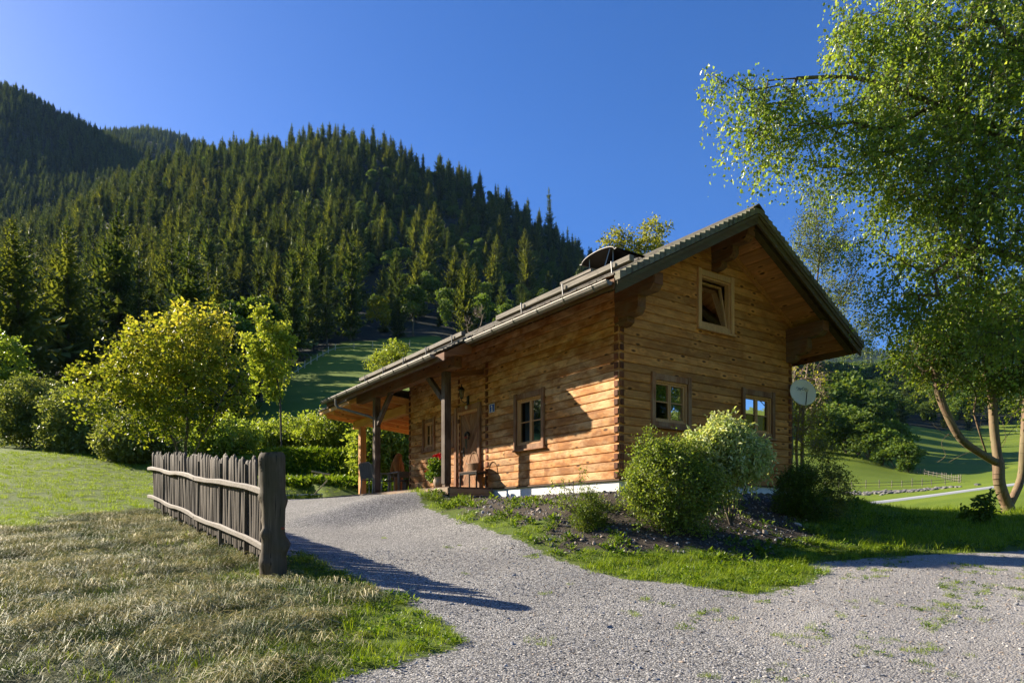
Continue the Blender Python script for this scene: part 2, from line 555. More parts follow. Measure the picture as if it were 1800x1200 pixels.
TPY = np.array([TAB[int(c)] for c in TCOL], float)          # columns x rows


def slopes(x, y):
    """monotone cubic slopes along the last axis"""
    h = np.diff(x)
    d = np.diff(y, axis=-1) / h
    m = np.zeros_like(y)
    a, b = d[..., :-1], d[..., 1:]
    w1, w2 = 2 * h[1:] + h[:-1], h[1:] + 2 * h[:-1]
    with np.errstate(divide='ignore', invalid='ignore'):
        hm = (w1 + w2) / (w1 / a + w2 / b)
    m[..., 1:-1] = np.where(a * b > 0, hm, 0)
    m[..., 0], m[..., -1] = d[..., 0], d[..., -1]
    return m


LROW = np.log(ROWS)
MROW = slopes(LROW, TPY)


def hermite(x, xs, y0, y1, m0, m1, i):
    h = xs[i + 1] - xs[i]
    u = (x - xs[i]) / h
    u2, u3 = u * u, u * u * u
    return (2 * u3 - 3 * u2 + 1) * y0 + (u3 - 2 * u2 + u) * h * m0 + (3 * u2 - 2 * u3) * y1 + (u3 - u2) * h * m1


def sstep(x, a, b):
    u = np.clip((x - a) / (b - a), 0, 1)
    return u * u * (3 - 2 * u)


def wob(x, y, k, seed=0.0):
    return (np.sin(x * k + 1.3 + seed) * np.cos(y * k * 1.13 + .7 * seed) + .5 * np.sin(x * k * 2.3 - y * k * 1.7 + seed * 2)
            + .3 * np.cos(x * k * 4.1 + y * k * 3.3 + seed))


def ground(x, y):
    """terrain height in world z"""
    x = np.atleast_1d(np.asarray(x, float)); y = np.atleast_1d(np.asarray(y, float))
    rho = np.hypot(x, y)
    az = np.arctan2(x, y)
    azc = np.clip(az, -math.radians(44.9), math.radians(44.9))
    Y = rho * np.cos(azc)
    px = 900 + 1200 * np.tan(azc)
    ly = np.log(np.clip(Y, ROWS[0], ROWS[-1] - 1))
    i = np.clip(np.searchsorted(LROW, ly, side='right') - 1, 0, len(ROWS) - 2)
    cols = hermite(ly[None, :], LROW, TPY[:, i], TPY[:, i + 1], MROW[:, i], MROW[:, i + 1], i).T    # n x columns
    mc = slopes(TCOL, cols)
    pc = np.clip(px, TCOL[0], TCOL[-1] - .01)
    j = np.clip(np.searchsorted(TCOL, pc, side='right') - 1, 0, len(TCOL) - 2)
    k = np.arange(len(x))
    py = hermite(pc, TCOL, cols[k, j], cols[k, j + 1], mc[k, j], mc[k, j + 1], j)
    zt = (HY - py) / FPX * Y
    zp = -1.5 + .1 * Y
    b = sstep(Y, 16, 22)
    z = zp * (1 - b) + zt * b
    z += wob(x, y, .045, 2) * np.clip((Y - 120) / 300, 0, 1) * 3.0 + wob(x, y, .02, 5) * np.clip((Y - 200) / 300, 0, 1) * 4
    # the raised ground the house stands on
    t, s = to_local(x, y)
    dt = np.maximum(np.maximum(-t, t - 5.5), 0)
    ds = np.maximum(np.maximum(-s, s - 13.2), 0)
    d = np.hypot(dt, ds)
    frac = sstep(s, 1.5, 6.0)
    wdt = 3.7 * (1 - frac) + 4.6 * frac
    tgt = .535 + .14 * sstep(s, 3.8, 5.0)
    flat = 1.25 * sstep(s, 3.6, 5.0) * (t < 0)
    u = np.clip(1 - (d - flat) / wdt, 0, 1)
    u = u * u * (3 - 2 * u)
    z = np.where(z < tgt, z + (tgt - z) * u, z + (tgt - z) * np.clip(u * 1.5, 0, 1))
    z += np.where(Y < 60, wob(x, y, 1.3) * .012, 0)
    return z + EYE


def gz(x, y):
    return float(ground(x, y)[0])


def P(px, py):
    """ground-plane point (x, y) under a photograph pixel, for the foreground slope"""
    Y = 1.5 / (.1 - (HY - py) / FPX)
    return ((px - 900) / FPX * Y, Y)


def LXY(t, s):
    p = from_local(t, s)
    return (p.x, p.y)


GRAVEL = [P(400, 1290), P(520, 1215), P(590, 1192), P(690, 1166), P(790, 1143), P(815, 1124), P(785, 1095), P(700, 1050), P(600, 1003), P(530, 968),
          (-3.1, 9.4), (-4.6, 12.4), (-6.6, 16.2), P(495, 885.5), P(560, 883), LXY(-1.3, 12.6), LXY(-1.25, 4.35), LXY(-1.3, 3.9), P(722, 902), P(745, 917), P(830, 943),
          P(900, 962), P(1000, 992), P(1060, 1009), P(1150, 1022), P(1250, 1034), P(1330, 1046), P(1420, 1024), P(1450, 1005), P(1420, 992),
          P(1480, 984), P(1600, 976), P(1800, 968), P(2600, 962), P(3400, 1500), P(900, 4000), P(-600, 4000), P(200, 1500)]
HAY = [P(-900, 990), P(-300, 962), P(0, 944), P(140, 917), P(262, 892), P(300, 905), P(440, 980), P(478, 1030), P(590, 1062), P(540, 1095), P(430, 1140), P(350, 1200), P(250, 1330), P(-1500, 1400)]


def poly_sd(x, y, poly):
    """signed distance, positive inside"""
    p = np.array(poly)
    q = np.roll(p, -1, axis=0)
    best = np.full(len(x), 1e9)
    inside = np.zeros(len(x), bool)
    for (x0, y0), (x1, y1) in zip(p, q):
        ex, ey = x1 - x0, y1 - y0
        u = np.clip(((x - x0) * ex + (y - y0) * ey) / (ex * ex + ey * ey + 1e-12), 0, 1)
        best = np.minimum(best, np.hypot(x - x0 - u * ex, y - y0 - u * ey))
        c = (y0 > y) != (y1 > y)
        with np.errstate(divide='ignore', invalid='ignore'):
            xi = ex * (y - y0) / (ey if ey != 0 else 1e-12) + x0
        inside ^= c & (x < xi)
    return np.where(inside, best, -best)


def masks(x, y):
    """signed distances of gravel, hay and bare soil"""
    g = poly_sd(x, y, GRAVEL)
    h = poly_sd(x, y, HAY)
    t, s = to_local(x, y)
    d = np.hypot(np.maximum(np.maximum(-t, t - 5.4), 0), np.maximum(np.maximum(-s, s - 9), 0))
    soil = 2.15 + .95 * sstep(2.8 - t, 0, 2) * sstep(5.5 - s, 0, 2) - d + .35 * wob(x, y, 1.9, 3)
    soil = np.where((s > 6) & (t < 0), -1, soil)
    soil = np.where(t > 3.2, soil - 1.0, soil)
    soil = np.minimum(soil, -g - .42 + .22 * wob(x, y, 3.1, 8))
    return g, h, soil


def base_forest(px):
    return np.interp(px, [-300, 380, 450, 500, 600, 700, 1250], [86, 86, 104, 126, 163, 172, 165])


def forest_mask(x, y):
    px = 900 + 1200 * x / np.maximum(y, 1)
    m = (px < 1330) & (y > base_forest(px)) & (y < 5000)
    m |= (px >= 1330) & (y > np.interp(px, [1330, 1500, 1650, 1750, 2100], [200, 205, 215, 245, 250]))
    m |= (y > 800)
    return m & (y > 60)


# one sheet from under the camera to beyond the last ridge
ang = np.radians(np.concatenate([np.arange(-180, -46, 3.0), np.arange(-46, 46, .3), np.arange(46, 180, 3.0)]))
rr = np.concatenate([[.02], np.geomspace(1.4, 30, 320), np.geomspace(30, 5200, 190)[1:]])
A, R_ = np.meshgrid(ang, rr)
gx, gy = (R_ * np.sin(A)).ravel(), (R_ * np.cos(A)).ravel()
gzv = ground(gx, gy)
na, nr = len(ang), len(rr)
ii = np.arange(nr * na).reshape(nr, na)
a0 = ii[:-1, :]; a1 = np.roll(ii, -1, axis=1)[:-1, :]; b0 = ii[1:, :]; b1 = np.roll(ii, -1, axis=1)[1:, :]
F = np.stack([a0, b0, b1, a1], -1).reshape(-1, 4)[:, ::-1]
g_, h_, s_ = masks(gx, gy)
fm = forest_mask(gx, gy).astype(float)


def ground_material():
    t = NT('ground_cover')
    co = t.coord('Object')
    gm, hm, sm, fr = t.attr('gravel'), t.attr('hay'), t.attr('soil'), t.attr('forest')
    wv = t.noise(co, 1.7, 5, .65)
    fine = t.noise(co, 14, 4, .7)
    # grass seen from above
    gr = t.mix(t.ramp(fine, [(.3, 0), (.7, 1)]), (.04, .075, .006), (.12, .17, .016))
    gr = t.mix(t.ramp(wv, [(.4, 0), (.7, .5)]), gr, (.12, .135, .025))
    far = t.noise(t.mapping(co, (.02, .06, .05)), 1, 6, .6)
    mead = t.mix(t.ramp(far, [(.35, 0), (.65, 1)]), (.10, .155, .008), (.19, .245, .016))
    fine2 = t.noise(co, .9, 6, .75)
    mead = t.mix(t.ramp(fine2, [(.3, .35), (.7, 0)]), mead, (.06, .095, .008))
    ln = t.n('VectorMath', _operation='LENGTH'); t.l(co, ln.inputs[0])
    gr = t.mix(t.ramp(t.math('DIVIDE', ln.outputs['Value'], 90), [(.25, 0), (.6, 1)]), gr, mead)
    # thatch under the hay
    th = t.mix(t.ramp(t.noise(t.mapping(co, (9, 34, 9)), 1, 5, .7, 1.5), [(.35, 0), (.65, 1)]), (.035, .045, .014), (.20, .19, .10))
    hmix = t.ramp(t.math('ADD', hm, t.math('MULTIPLY', t.math('SUBTRACT', wv, .5), 1.4)), [(.44, 0), (.56, 1)])
    col = t.mix(hmix, gr, th)
    # bare garden soil
    so = t.mix(t.ramp(t.noise(co, 22, 5, .75), [(.35, 0), (.68, 1)]), (.022, .017, .013), (.105, .085, .062))
    so = t.mix(t.ramp(t.voronoi(co, 28), [(.0, .6), (.25, 0)]), so, (.22, .17, .11))
    smix = t.ramp(t.math('ADD', sm, t.math('MULTIPLY', t.math('SUBTRACT', fine, .5), .9)), [(.42, 0), (.58, 1)])
    col = t.mix(smix, col, so)
    # gravel: stones of many greys, tan where the drive is worn
    cell = t.voronoi(co, 62, out='Color')
    sep = t.n('SeparateColor'); t.l(cell, sep.inputs[0])
    stone = t.ramp(sep.outputs[0], [(0, (.11, .11, .11)), (.3, (.26, .26, .255)), (.65, (.42, .41, .39)), (.88, (.56, .54, .50)), (1, (.78, .76, .72))])
    dist = t.voronoi(co, 62)
    stone = t.mix(t.ramp(dist, [(.35, 0), (.75, .75)]), stone, (.05, .046, .042))
    sand = t.mix(t.ramp(t.noise(co, 70, 3, .7), [(.35, 0), (.65, 1)]), (.31, .285, .26), (.56, .525, .48))
    sx = t.n('SeparateXYZ'); t.l(co, sx.inputs[0])
    tan = t.math('ADD', t.math('MULTIPLY', sx.outputs[0], .22), t.math('MULTIPLY', t.math('SUBTRACT', t.noise(co, .55, 4, .6), .5), 2.6))
    gcol = t.mix(t.math('MULTIPLY', t.ramp(t.math('ADD', tan, -.1), [(.15, .03), (.8, .5)]), 1.0), stone, sand)
    gcol = t.mix(t.ramp(t.noise(co, .8, 3, .5), [(.35, .22), (.7, 0)]), gcol, (.10, .09, .085))
    gmix = t.ramp(t.math('ADD', gm, t.math('MULTIPLY', t.math('SUBTRACT', t.noise(co, 7, 5, .7), .5), .9)), [(.45, 0), (.55, 1)])
    col = t.mix(gmix, col, gcol)
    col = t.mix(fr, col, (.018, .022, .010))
    bh = t.math('MULTIPLY', dist, gmix)
    b1_ = t.bump(t.math('MULTIPLY', bh, -1.0), .9, .014)
    b2_ = t.bump(t.noise(co, 30, 5, .8), .6, .03, b1_)
    return t.done(t.principled(col, .9, 0, b2_, .2))


M['ground'] = ground_material()
me = np_mesh('ground', np.stack([gx, gy, gzv], 1), F, M['ground'],
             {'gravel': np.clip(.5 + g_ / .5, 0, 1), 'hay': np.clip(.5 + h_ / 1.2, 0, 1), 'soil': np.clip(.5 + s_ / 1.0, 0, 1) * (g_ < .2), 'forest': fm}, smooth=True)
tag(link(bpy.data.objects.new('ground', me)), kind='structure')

# pale farm road across the valley meadow
rp = []
for k in range(60):
    px = 1380 + k * 14
    yy = 62.0
    x = (px - 900) / FPX * yy
    rp.append((x, yy + .01 * (x - 30)))
V, FF = [], []
for k, (x, y) in enumerate(rp):
    for w_ in (-1.15, 1.15):
        V.append((x, y + w_, gz(x, y + w_) + .10))
    V.append((x, y - 1.4, gz(x, y - 1.4) - .2))
    if k:
        a = 3 * k
        FF += [(a - 3, a, a + 1, a - 2), (a - 1, a + 2, a, a - 3)]
me = np_mesh('farm_road', V, np.array(FF), plain('pale_asphalt', (.40, .41, .42), .9, 0, .5, .12))
tag(link(bpy.data.objects.new('farm_road', me)), kind='structure')


# ------------------------------------------------------------------ scattering helper
def scatter(name, pts, rots, scl, pick, protos, label=None, cat=None, kind='stuff', group=None):
    """one object that places prototypes on points by geometry nodes"""
    me = bpy.data.meshes.new(name)
    n = len(pts)
    me.vertices.add(n)
    me.vertices.foreach_set('co', np.asarray(pts, np.float32).ravel())
    a = me.attributes.new('rot', 'FLOAT_VECTOR', 'POINT'); a.data.foreach_set('vector', np.asarray(rots, np.float32).ravel())
    a = me.attributes.new('scl', 'FLOAT_VECTOR', 'POINT'); a.data.foreach_set('vector', np.asarray(scl, np.float32).ravel())
    a = me.attributes.new('pick', 'INT', 'POINT'); a.data.foreach_set('value', np.asarray(pick, np.int32))
    ob = link(bpy.data.objects.new(name, me))
    ng = bpy.data.node_groups.new(name + '_nodes', 'GeometryNodeTree')
    ng.interface.new_socket('Geometry', in_out='INPUT', socket_type='NodeSocketGeometry')
    ng.interface.new_socket('Geometry', in_out='OUTPUT', socket_type='NodeSocketGeometry')
    N, L = ng.nodes, ng.links
    gi, go = N.new('NodeGroupInput'), N.new('NodeGroupOutput')
    jn = N.new('GeometryNodeJoinGeometry')

    def na_(nm, ty):
        q = N.new('GeometryNodeInputNamedAttribute'); q.data_type = ty; q.inputs['Name'].default_value = nm
        return q.outputs[0]
    ra, sa, pa = na_('rot', 'FLOAT_VECTOR'), na_('scl', 'FLOAT_VECTOR'), na_('pick', 'INT')
    for k, pr in enumerate(protos):
        po = bpy.data.objects.new(pr.name, pr) if isinstance(pr, bpy.types.Mesh) else pr
        oi = N.new('GeometryNodeObjectInfo'); oi.inputs['Object'].default_value = po
        oi.inputs['As Instance'].default_value = True
        cp = N.new('FunctionNodeCompare'); cp.data_type = 'INT'; cp.operation = 'EQUAL'
        L.new(pa, cp.inputs[2]); cp.inputs[3].default_value = k
        io = N.new('GeometryNodeInstanceOnPoints')
        L.new(gi.outputs[0], io.inputs['Points']); L.new(cp.outputs[0], io.inputs['Selection'])
        L.new(oi.outputs['Geometry'], io.inputs['Instance'])
        L.new(ra, io.inputs['Rotation']); L.new(sa, io.inputs['Scale'])
        L.new(io.outputs[0], jn.inputs[0])
    L.new(jn.outputs[0], go.inputs[0])
    md = ob.modifiers.new('scatter', 'NODES'); md.node_group = ng
    return tag(ob, label, cat, group, kind)


# ------------------------------------------------------------------ forest prototypes
def leaf_mesh(name, C_, D_, N_, L_, Wd, mats, v=None, fold=.18):
    """folded rhombic leaves: base C, axis D, normal N, length L, width Wd"""
    n = len(C_)
    D_ = D_ / (np.linalg.norm(D_, axis=1, keepdims=True) + 1e-9)
    S_ = np.cross(D_, N_); S_ /= (np.linalg.norm(S_, axis=1, keepdims=True) + 1e-9)
    Nn = np.cross(S_, D_)
    L_ = np.asarray(L_)[:, None]; Wd = np.asarray(Wd)[:, None]
    mid = C_ + D_ * L_ * .42 + Nn * L_ * fold
    V_ = np.stack([C_, mid + S_ * Wd * .5, C_ + D_ * L_ - Nn * L_ * fold * .3, mid - S_ * Wd * .5], 1).reshape(-1, 3)
    b_ = np.arange(n)[:, None] * 4
    F_ = np.concatenate([b_ + np.array([0, 2, 1]), b_ + np.array([0, 3, 2])], 0)
    if v is None: v = rng.random(n)
    return np_mesh(name, V_, F_, mats, {'leafv': np.repeat(np.clip(v, 0, 1), 4)})


def conifer(name, mat, H=20.0, R=3.0, whorls=34, nb=8, seed=1, droop=.35, gap=.08, spread=1.0):
    """spruce: whorls of drooping boughs with hanging sprays; built as crown mesh and trunk mesh"""
    r = np.random.default_rng(seed)
    T = []
    vv = []
    for w in range(whorls):
        f = (w + r.random() * .5) / whorls
        z0 = H * (gap + (1 - gap) * f ** .92)
        u = (z0 / H - gap) / (1 - gap)
        Rw = R * ((1 - u) ** .85) * (.62 + .72 * r.random()) * (1 - .35 * max(0, .12 - u) / .12) + .10
        n = nb if u < .85 else 5
        a0_ = r.random() * 6.28
        for k in range(n):
            a = a0_ + 2 * math.pi * k / n + r.normal(0, .18)
            Lb = Rw * (.65 + .5 * r.random())
            if r.random() < .13: continue
            dx, dy = math.cos(a), math.sin(a)
            dr = droop * (1 - u) - .35 * u
            prev = np.array([0, 0, z0])
            tone = np.clip(.35 + .35 * r.normal() * .6, 0, 1)
            segs = 4 if Lb > 1.0 else 2
            for q in range(1, segs + 1):
                g = q / segs
                pt = np.array([dx * Lb * g, dy * Lb * g, z0 - dr * Lb * g + .22 * Lb * g * g * g + r.normal(0, .04)])
                wd = Lb * .30 * (1.15 - g) + .12
                side = np.array([-dy, dx, 0]) * wd
                hang = np.array([0, 0, -wd * (.55 + .5 * r.random())])
                m_ = (prev + pt) / 2
                for sg in (1, -1):
                    T.append([prev, pt, m_ + side * sg * (1 + .4 * r.random()) + hang + np.array([dx, dy, 0]) * wd * .5])
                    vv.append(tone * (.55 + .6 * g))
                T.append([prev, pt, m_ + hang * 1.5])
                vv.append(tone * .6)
                prev = pt
            tip = prev + np.array([dx * .25, dy * .25, .05]) * (.5 + Lb * .2)
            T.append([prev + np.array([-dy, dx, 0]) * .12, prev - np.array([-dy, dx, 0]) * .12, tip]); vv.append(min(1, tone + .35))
    for k in range(4):
        a = k * 1.57
        T.append([[math.cos(a) * .16, math.sin(a) * .16, H * .955], [-math.sin(a) * .16, math.cos(a) * .16, H * .95], [0, 0, H * 1.02]]); vv.append(.6)
    T = np.array(T)
    T[:, :, :2] *= spread
    V_ = T.reshape(-1, 3)
    F_ = np.arange(len(V_)).reshape(-1, 3)
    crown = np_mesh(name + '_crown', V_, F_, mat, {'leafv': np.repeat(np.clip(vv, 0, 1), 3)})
    tb = MB().tube([(0, 0, -1.5), (0, 0, H * .3), (0, 0, H * .97)], [H * .014, H * .010, H * .002], 6)
    trunk = tb.mesh(name + '_trunk', M['bark'])
    return crown, trunk


def far_broadleaf(name, mat, H=14.0, R=4.5, n=1500, seed=1, leaf=.62, vlo=0.0, vhi=1.0):
    r = np.random.default_rng(seed)
    bl = []
    for k in range(13):
        a, q = r.random() * 6.28, r.random() ** .6
        zc = H * (.36 + .5 * r.random())
        env = 1 - abs(zc / H - .52) * 1.3
        bl.append((math.cos(a) * R * .62 * q * env * 1.2, math.sin(a) * R * .62 * q * env * 1.2, zc, R * (.30 + .22 * r.random())))
    bl.append((0, 0, H * .8, R * .42))
    B = np.array(bl)
    pk = r.integers(0, len(B), n)
    d = r.normal(size=(n, 3)); d /= np.linalg.norm(d, axis=1, keepdims=True)
    d[:, 2] = np.where(r.random(n) < .3, -d[:, 2], np.abs(d[:, 2]))
    C_ = B[pk, :3] + d * (B[pk, 3] * (.72 + .33 * r.random(n)))[:, None] * np.array([1, 1, .85])
    ax = r.normal(size=(n, 3)) + d * .6; ax[:, 2] -= .25
    nn = d + r.normal(size=(n, 3)) * .45
    L_ = leaf * (.6 + .8 * r.random(n))
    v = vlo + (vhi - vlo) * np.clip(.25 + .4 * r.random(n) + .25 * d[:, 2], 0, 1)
    crown = leaf_mesh(name + '_crown', C_, ax, nn, L_, L_ * .8, mat, v)
    tb = MB().tube([(0, 0, -1.2), (.1, 0, H * .35), (0, .1, H * .75)], [.26, .18, .05], 6)
    for k in range(5):
        b = B[k]
        tb.tube([(0, 0, H * .3), (b[0] * .5, b[1] * .5, (H * .3 + b[2]) / 2 + .4), tuple(b[:3])], [.12, .08, .03], 5)
    return crown, tb.mesh(name + '_trunk', M['bark'])


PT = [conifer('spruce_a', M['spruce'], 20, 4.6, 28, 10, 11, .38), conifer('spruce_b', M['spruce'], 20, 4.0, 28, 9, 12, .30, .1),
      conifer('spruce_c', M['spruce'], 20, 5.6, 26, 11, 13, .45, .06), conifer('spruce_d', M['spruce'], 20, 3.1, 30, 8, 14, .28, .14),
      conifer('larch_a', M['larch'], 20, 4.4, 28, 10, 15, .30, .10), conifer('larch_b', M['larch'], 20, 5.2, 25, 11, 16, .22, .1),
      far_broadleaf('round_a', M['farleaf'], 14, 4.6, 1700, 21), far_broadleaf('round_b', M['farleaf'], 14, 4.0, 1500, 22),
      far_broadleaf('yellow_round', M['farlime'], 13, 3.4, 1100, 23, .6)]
PH = [20, 20, 20, 20, 20, 20, 14, 14, 13]


def join_meshes(name, pair):
    """crown and trunk of a prototype in one mesh, for the far masses only"""
    me_ = pair[0].copy(); me_.name = name
    return me_


tx, ty, tp, th_ = [], [], [], []


def add_tree(x, y, p, h):
    tx.append(x); ty.append(y); tp.append(p); th_.append(h)


def forest_block(y0, y1, px0, px1, sp, fn):
    yy = y0
    while yy < y1:
        x0, x1 = (px0 - 900) / FPX * yy, (px1 - 900) / FPX * yy
        xx = x0
        while xx < x1:
            x = xx + rng.uniform(-.42, .42) * sp
            y = yy + rng.uniform(-.42, .42) * sp
            q = fn(900 + 1200 * x / y, x, y)
            if q: add_tree(x, y, *q)
            xx += sp
        yy += sp


def main_hill(px, x, y):
    if y < base_forest(px): return None
    # broadleaf share grows on the right flank and low down, larches gather on the left
    broad = .14 + .55 * math.exp(-((px - 800) / 190) ** 2) * (1 if y < 480 else .25)
    if px < 430 and y < 190: broad = .2
    larch = .28 if px < 480 and y < 480 else .10
    patch = float(wob(x, y, .055, 7))
    broad += max(0, patch - .7) * .7
    larch += .3 * max(0, -patch - .5)
    u = rng.random()
    if rng.random() < .13: return int(rng.choice([0, 1, 3, 4])), rng.uniform(6, 11)
    if rng.random() < .05 + .1 * max(0, patch - 1): return None
    h = rng.uniform(15, 28) if rng.random() < .8 else rng.uniform(26, 32)
    if y > 430: h *= .95
    if u < broad:
        if rng.random() < .05: return 8, rng.uniform(8, 12)
        return int(rng.choice([6, 7])), rng.uniform(8, 14)
    if u < broad + larch: return int(rng.choice([4, 5])), h
    if 640 < px < 1000 and y < 450: h *= .72
    return int(rng.choice([0, 1, 2, 3], p=[.3, .3, .2, .2])), h


forest_block(76, 124, 300, 480, 4.6, lambda px, x, y: (int(rng.choice([0, 1, 4, 6])), rng.uniform(11, 17)) if y > np.interp(px, [300, 440, 480], [76, 84, 104]) else None)
forest_block(86, 300, -300, 1250, 9.0, main_hill)
forest_block(300, 640, -260, 1250, 9.2, main_hill)
forest_block(640, 700, -420, 420, 9.0, lambda px, x, y: (int(rng.choice([0, 1, 2, 3])), rng.uniform(15, 24)))
forest_block(700, 1010, -420, 420, 9.5, lambda px, x, y: (int(rng.choice([0, 1, 2, 3])), rng.uniform(17, 27)) if px < 420 else None)
forest_block(1010, 1400, -300, 460, 17, lambda px, x, y: (int(rng.choice([0, 1, 2, 3])), rng.uniform(17, 27)))
forest_block(640, 2200, 1300, 1950, 24, lambda px, x, y: (int(rng.choice([0, 1, 6, 7])), rng.uniform(14, 24)))
forest_block(1400, 1560, 60, 480, 12, lambda px, x, y: (int(rng.choice([0, 1, 2, 3])), rng.uniform(22, 34)))
forest_block(200, 640, 1330, 1950, 8, lambda px, x, y: (int(rng.choice([6, 7, 0, 1], p=[.35, .3, .2, .15])), rng.uniform(7, 12) * (1 + (y - 200) / 500)) if y > np.interp(px, [1330, 1500, 1650, 1750, 2100], [200, 205, 215, 245, 250]) else None)
forest_block(2200, 2640, 1250, 1780, 30, lambda px, x, y: (int(rng.choice([0, 1, 2])), rng.uniform(25, 34)))
yy = -40.0
while yy < 230:
    xx = -430.0
    while xx < -150 - max(0, yy) * .35:
        add_tree(xx + rng.uniform(-4, 4), yy + rng.uniform(-4, 4), int(rng.choice([0, 1, 2, 4, 6])), rng.uniform(14, 20))
        xx += 10
    yy += 10
# tall spruces on the skyline and the dark copse over the valley meadow
add_tree(*(lambda w: (w.x, w.y))(W(967, 400, 585)), 3, 56)
ncopse = len(tx)
for px, Y_, h_ in ((1440, 205, 17), (1462, 212, 19), (1486, 205, 18), (1508, 200, 17), (1530, 196, 15), (1552, 192, 14), (1575, 188, 12), (1598, 184, 11), (1450, 235, 24),
                   (1480, 240, 24), (1510, 232, 22), (1540, 225, 19), (1568, 215, 15), (1425, 222, 24), (1500, 262, 28), (1470, 275, 30), (1536, 250, 24), (1405, 240, 27)):
    add_tree((px - 900) / FPX * Y_ * .62, Y_ * .62, 6 if rng.random() < .5 else 7, h_ * .62)
tx, ty, tp, th_ = map(np.array, (tx, ty, tp, th_))
tz = ground(tx, ty)
ty_s = np.maximum(ty, 1.0)
tpx = 900 + 1200 * tx / ty_s
tpy_top = HY - 1200 * (tz + th_ - EYE) / ty_s
app = th_ / ty_s
vis = (ty > 40) & (tpx > -20) & (tpx < 1820) & ~((tpx > 640) & (tpx < 1390) & (tpy_top > np.interp(tpx, [640, 1090, 1340], [640, 440, 350])))
vis &= ~((tpx > 1560) & (tpy_top < 600) & (tpx < 1800) & (ty < 100))
order = np.argsort(-np.where(vis, app, 0))
top = set(order[:288].tolist()) | set(range(ncopse - 1, ncopse + 18))
rest = np.array([i for i in range(len(tx)) if i not in top])
zone_words = [(300, 'above the left lawn'), (520, 'behind the yellow maple'), (760, 'above the green meadow'), (1100, 'above the chalet roof'), (1330, 'over the roof ridge'), (1900, 'beyond the valley meadow')]
kinds = {0: ('spruce_tree', 'dense dark spruce', 'spruce'), 1: ('spruce_tree', 'slender drooping spruce', 'spruce'), 2: ('spruce_tree', 'wide bushy spruce', 'spruce'), 3: ('spruce_tree', 'narrow pointed spruce', 'spruce'),
         4: ('larch_tree', 'light olive larch', 'larch'), 5: ('larch_tree', 'broad yellowish larch', 'larch'), 6: ('broadleaf_tree', 'rounded green broadleaf tree', 'broadleaf tree'),
         7: ('broadleaf_tree', 'bushy green broadleaf tree', 'broadleaf tree'), 8: ('broadleaf_tree', 'bright yellow broadleaf tree', 'broadleaf tree')}
protos_made = {}


def copy_tree(o, parent=None):
    c = o.copy(); COL.objects.link(c); c.parent = parent
    for ch in list(o.children):
        copy_tree(ch, c)
    return c


groups = {}
for i in sorted(top):
    p = int(tp[i]); nm, lab, cat = kinds[p]
    if p not in protos_made:
        root = empty(nm)
        link(bpy.data.objects.new('crown', PT[p][0]), root)
        link(bpy.data.objects.new('trunk', PT[p][1]), root)
        protos_made[p] = root
    else:
        root = copy_tree(protos_made[p])
    root.location = (tx[i], ty[i], tz[i] - .4)
    root.rotation_euler = (rng.normal(0, .02), rng.normal(0, .02), rng.uniform(0, 6.28))
    s0 = th_[i] / PH[p]
    wv_ = s0 * rng.uniform(.82, 1.15)
    root.scale = (wv_, wv_, s0)
    if i >= ncopse:
        root.scale = (s0 * 1.45, s0 * 1.45, s0 * 1.15)
        root.location.z -= th_[i] * .30
    zw = next(w for lim, w in zone_words if tpx[i] < lim)
    if i >= ncopse: gkey = ('dark rounded tree', cat, 'in the copse on the valley meadow', 'trees of the dark copse on the valley meadow')
    elif i == ncopse - 1:
        tag(root, 'lone tall thin spruce standing above the skyline left of the chimney', cat)
        root.scale = (s0 * .8, s0 * .8, s0)
        continue
    else:
        row = 'low down' if ty[i] < 170 else 'higher up'
        gkey = (lab, cat, f'of those {row} {zw}', f'{lab} trees {row} {zw}')
    groups.setdefault(gkey, []).append((tpx[i], root))
for (lab, cat, where, grp), mem in groups.items():
    mem.sort(key=lambda q: q[0])
    for k, (_, root) in enumerate(mem):
        if len(mem) == 1: tag(root, f"{lab} {where.replace('of those ', 'standing ')}", cat)
        else:
            o_ = {1: 'st', 2: 'nd', 3: 'rd'}.get((k + 1) % 10 if (k + 1) % 100 not in (11, 12, 13) else 0, 'th')
            tag(root, f'{lab}, {"leftmost" if k == 0 else "rightmost" if k == len(mem) - 1 else str(k + 1) + o_ + " from left"} {where}', cat, grp)
fp = np.stack([tx[rest], ty[rest], tz[rest] - .4], 1)
fr_ = np.stack([np.zeros(len(rest)), np.zeros(len(rest)), rng.uniform(0, 6.28, len(rest))], 1)
s0 = th_[rest] / np.array(PH)[tp[rest]]
w0 = s0 * rng.uniform(.82, 1.2, len(rest))
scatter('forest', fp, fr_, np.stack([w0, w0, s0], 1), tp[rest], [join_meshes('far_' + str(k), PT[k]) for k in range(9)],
        'mixed spruce and broadleaf forest covering the mountain sides', 'forest')

# ================================================================== the chalet
def lobj(name, origin, parent=None):
    """empty in the house frame; origin given as (t, s, z from the eye line)"""
    return empty(name, from_local(*origin), TH)


HO = (0.0, 0.0, GZ)                      # origin of the chalet
house = lobj('log_house', HO)
tag(house, 'honey brown log chalet with shingle roof on a white plinth', 'house')


def hb(mb, name, mat, parent=None, smooth=False, off=HO):
    return mb.build(name, mat, parent if parent is not None else house, smooth, off)


RIDGE_T, RIDGE_Z, PITCH = 2.66, 6.09, .55
GL, GWD, HL = 5.32, 5.32, 8.80           # gable width, and wall length


def RT(t):
    return RIDGE_Z - PITCH * abs(t - RIDGE_T)


def wall_pt(face, a, o, z):
    """a along the wall, o outwards, z; face 's' = long wall (t=0), 'g' = gable (s=0)"""
    return (-o, a, z) if face == 's' else (a, -o, z)


ROWH = .1684
Z0 = .769


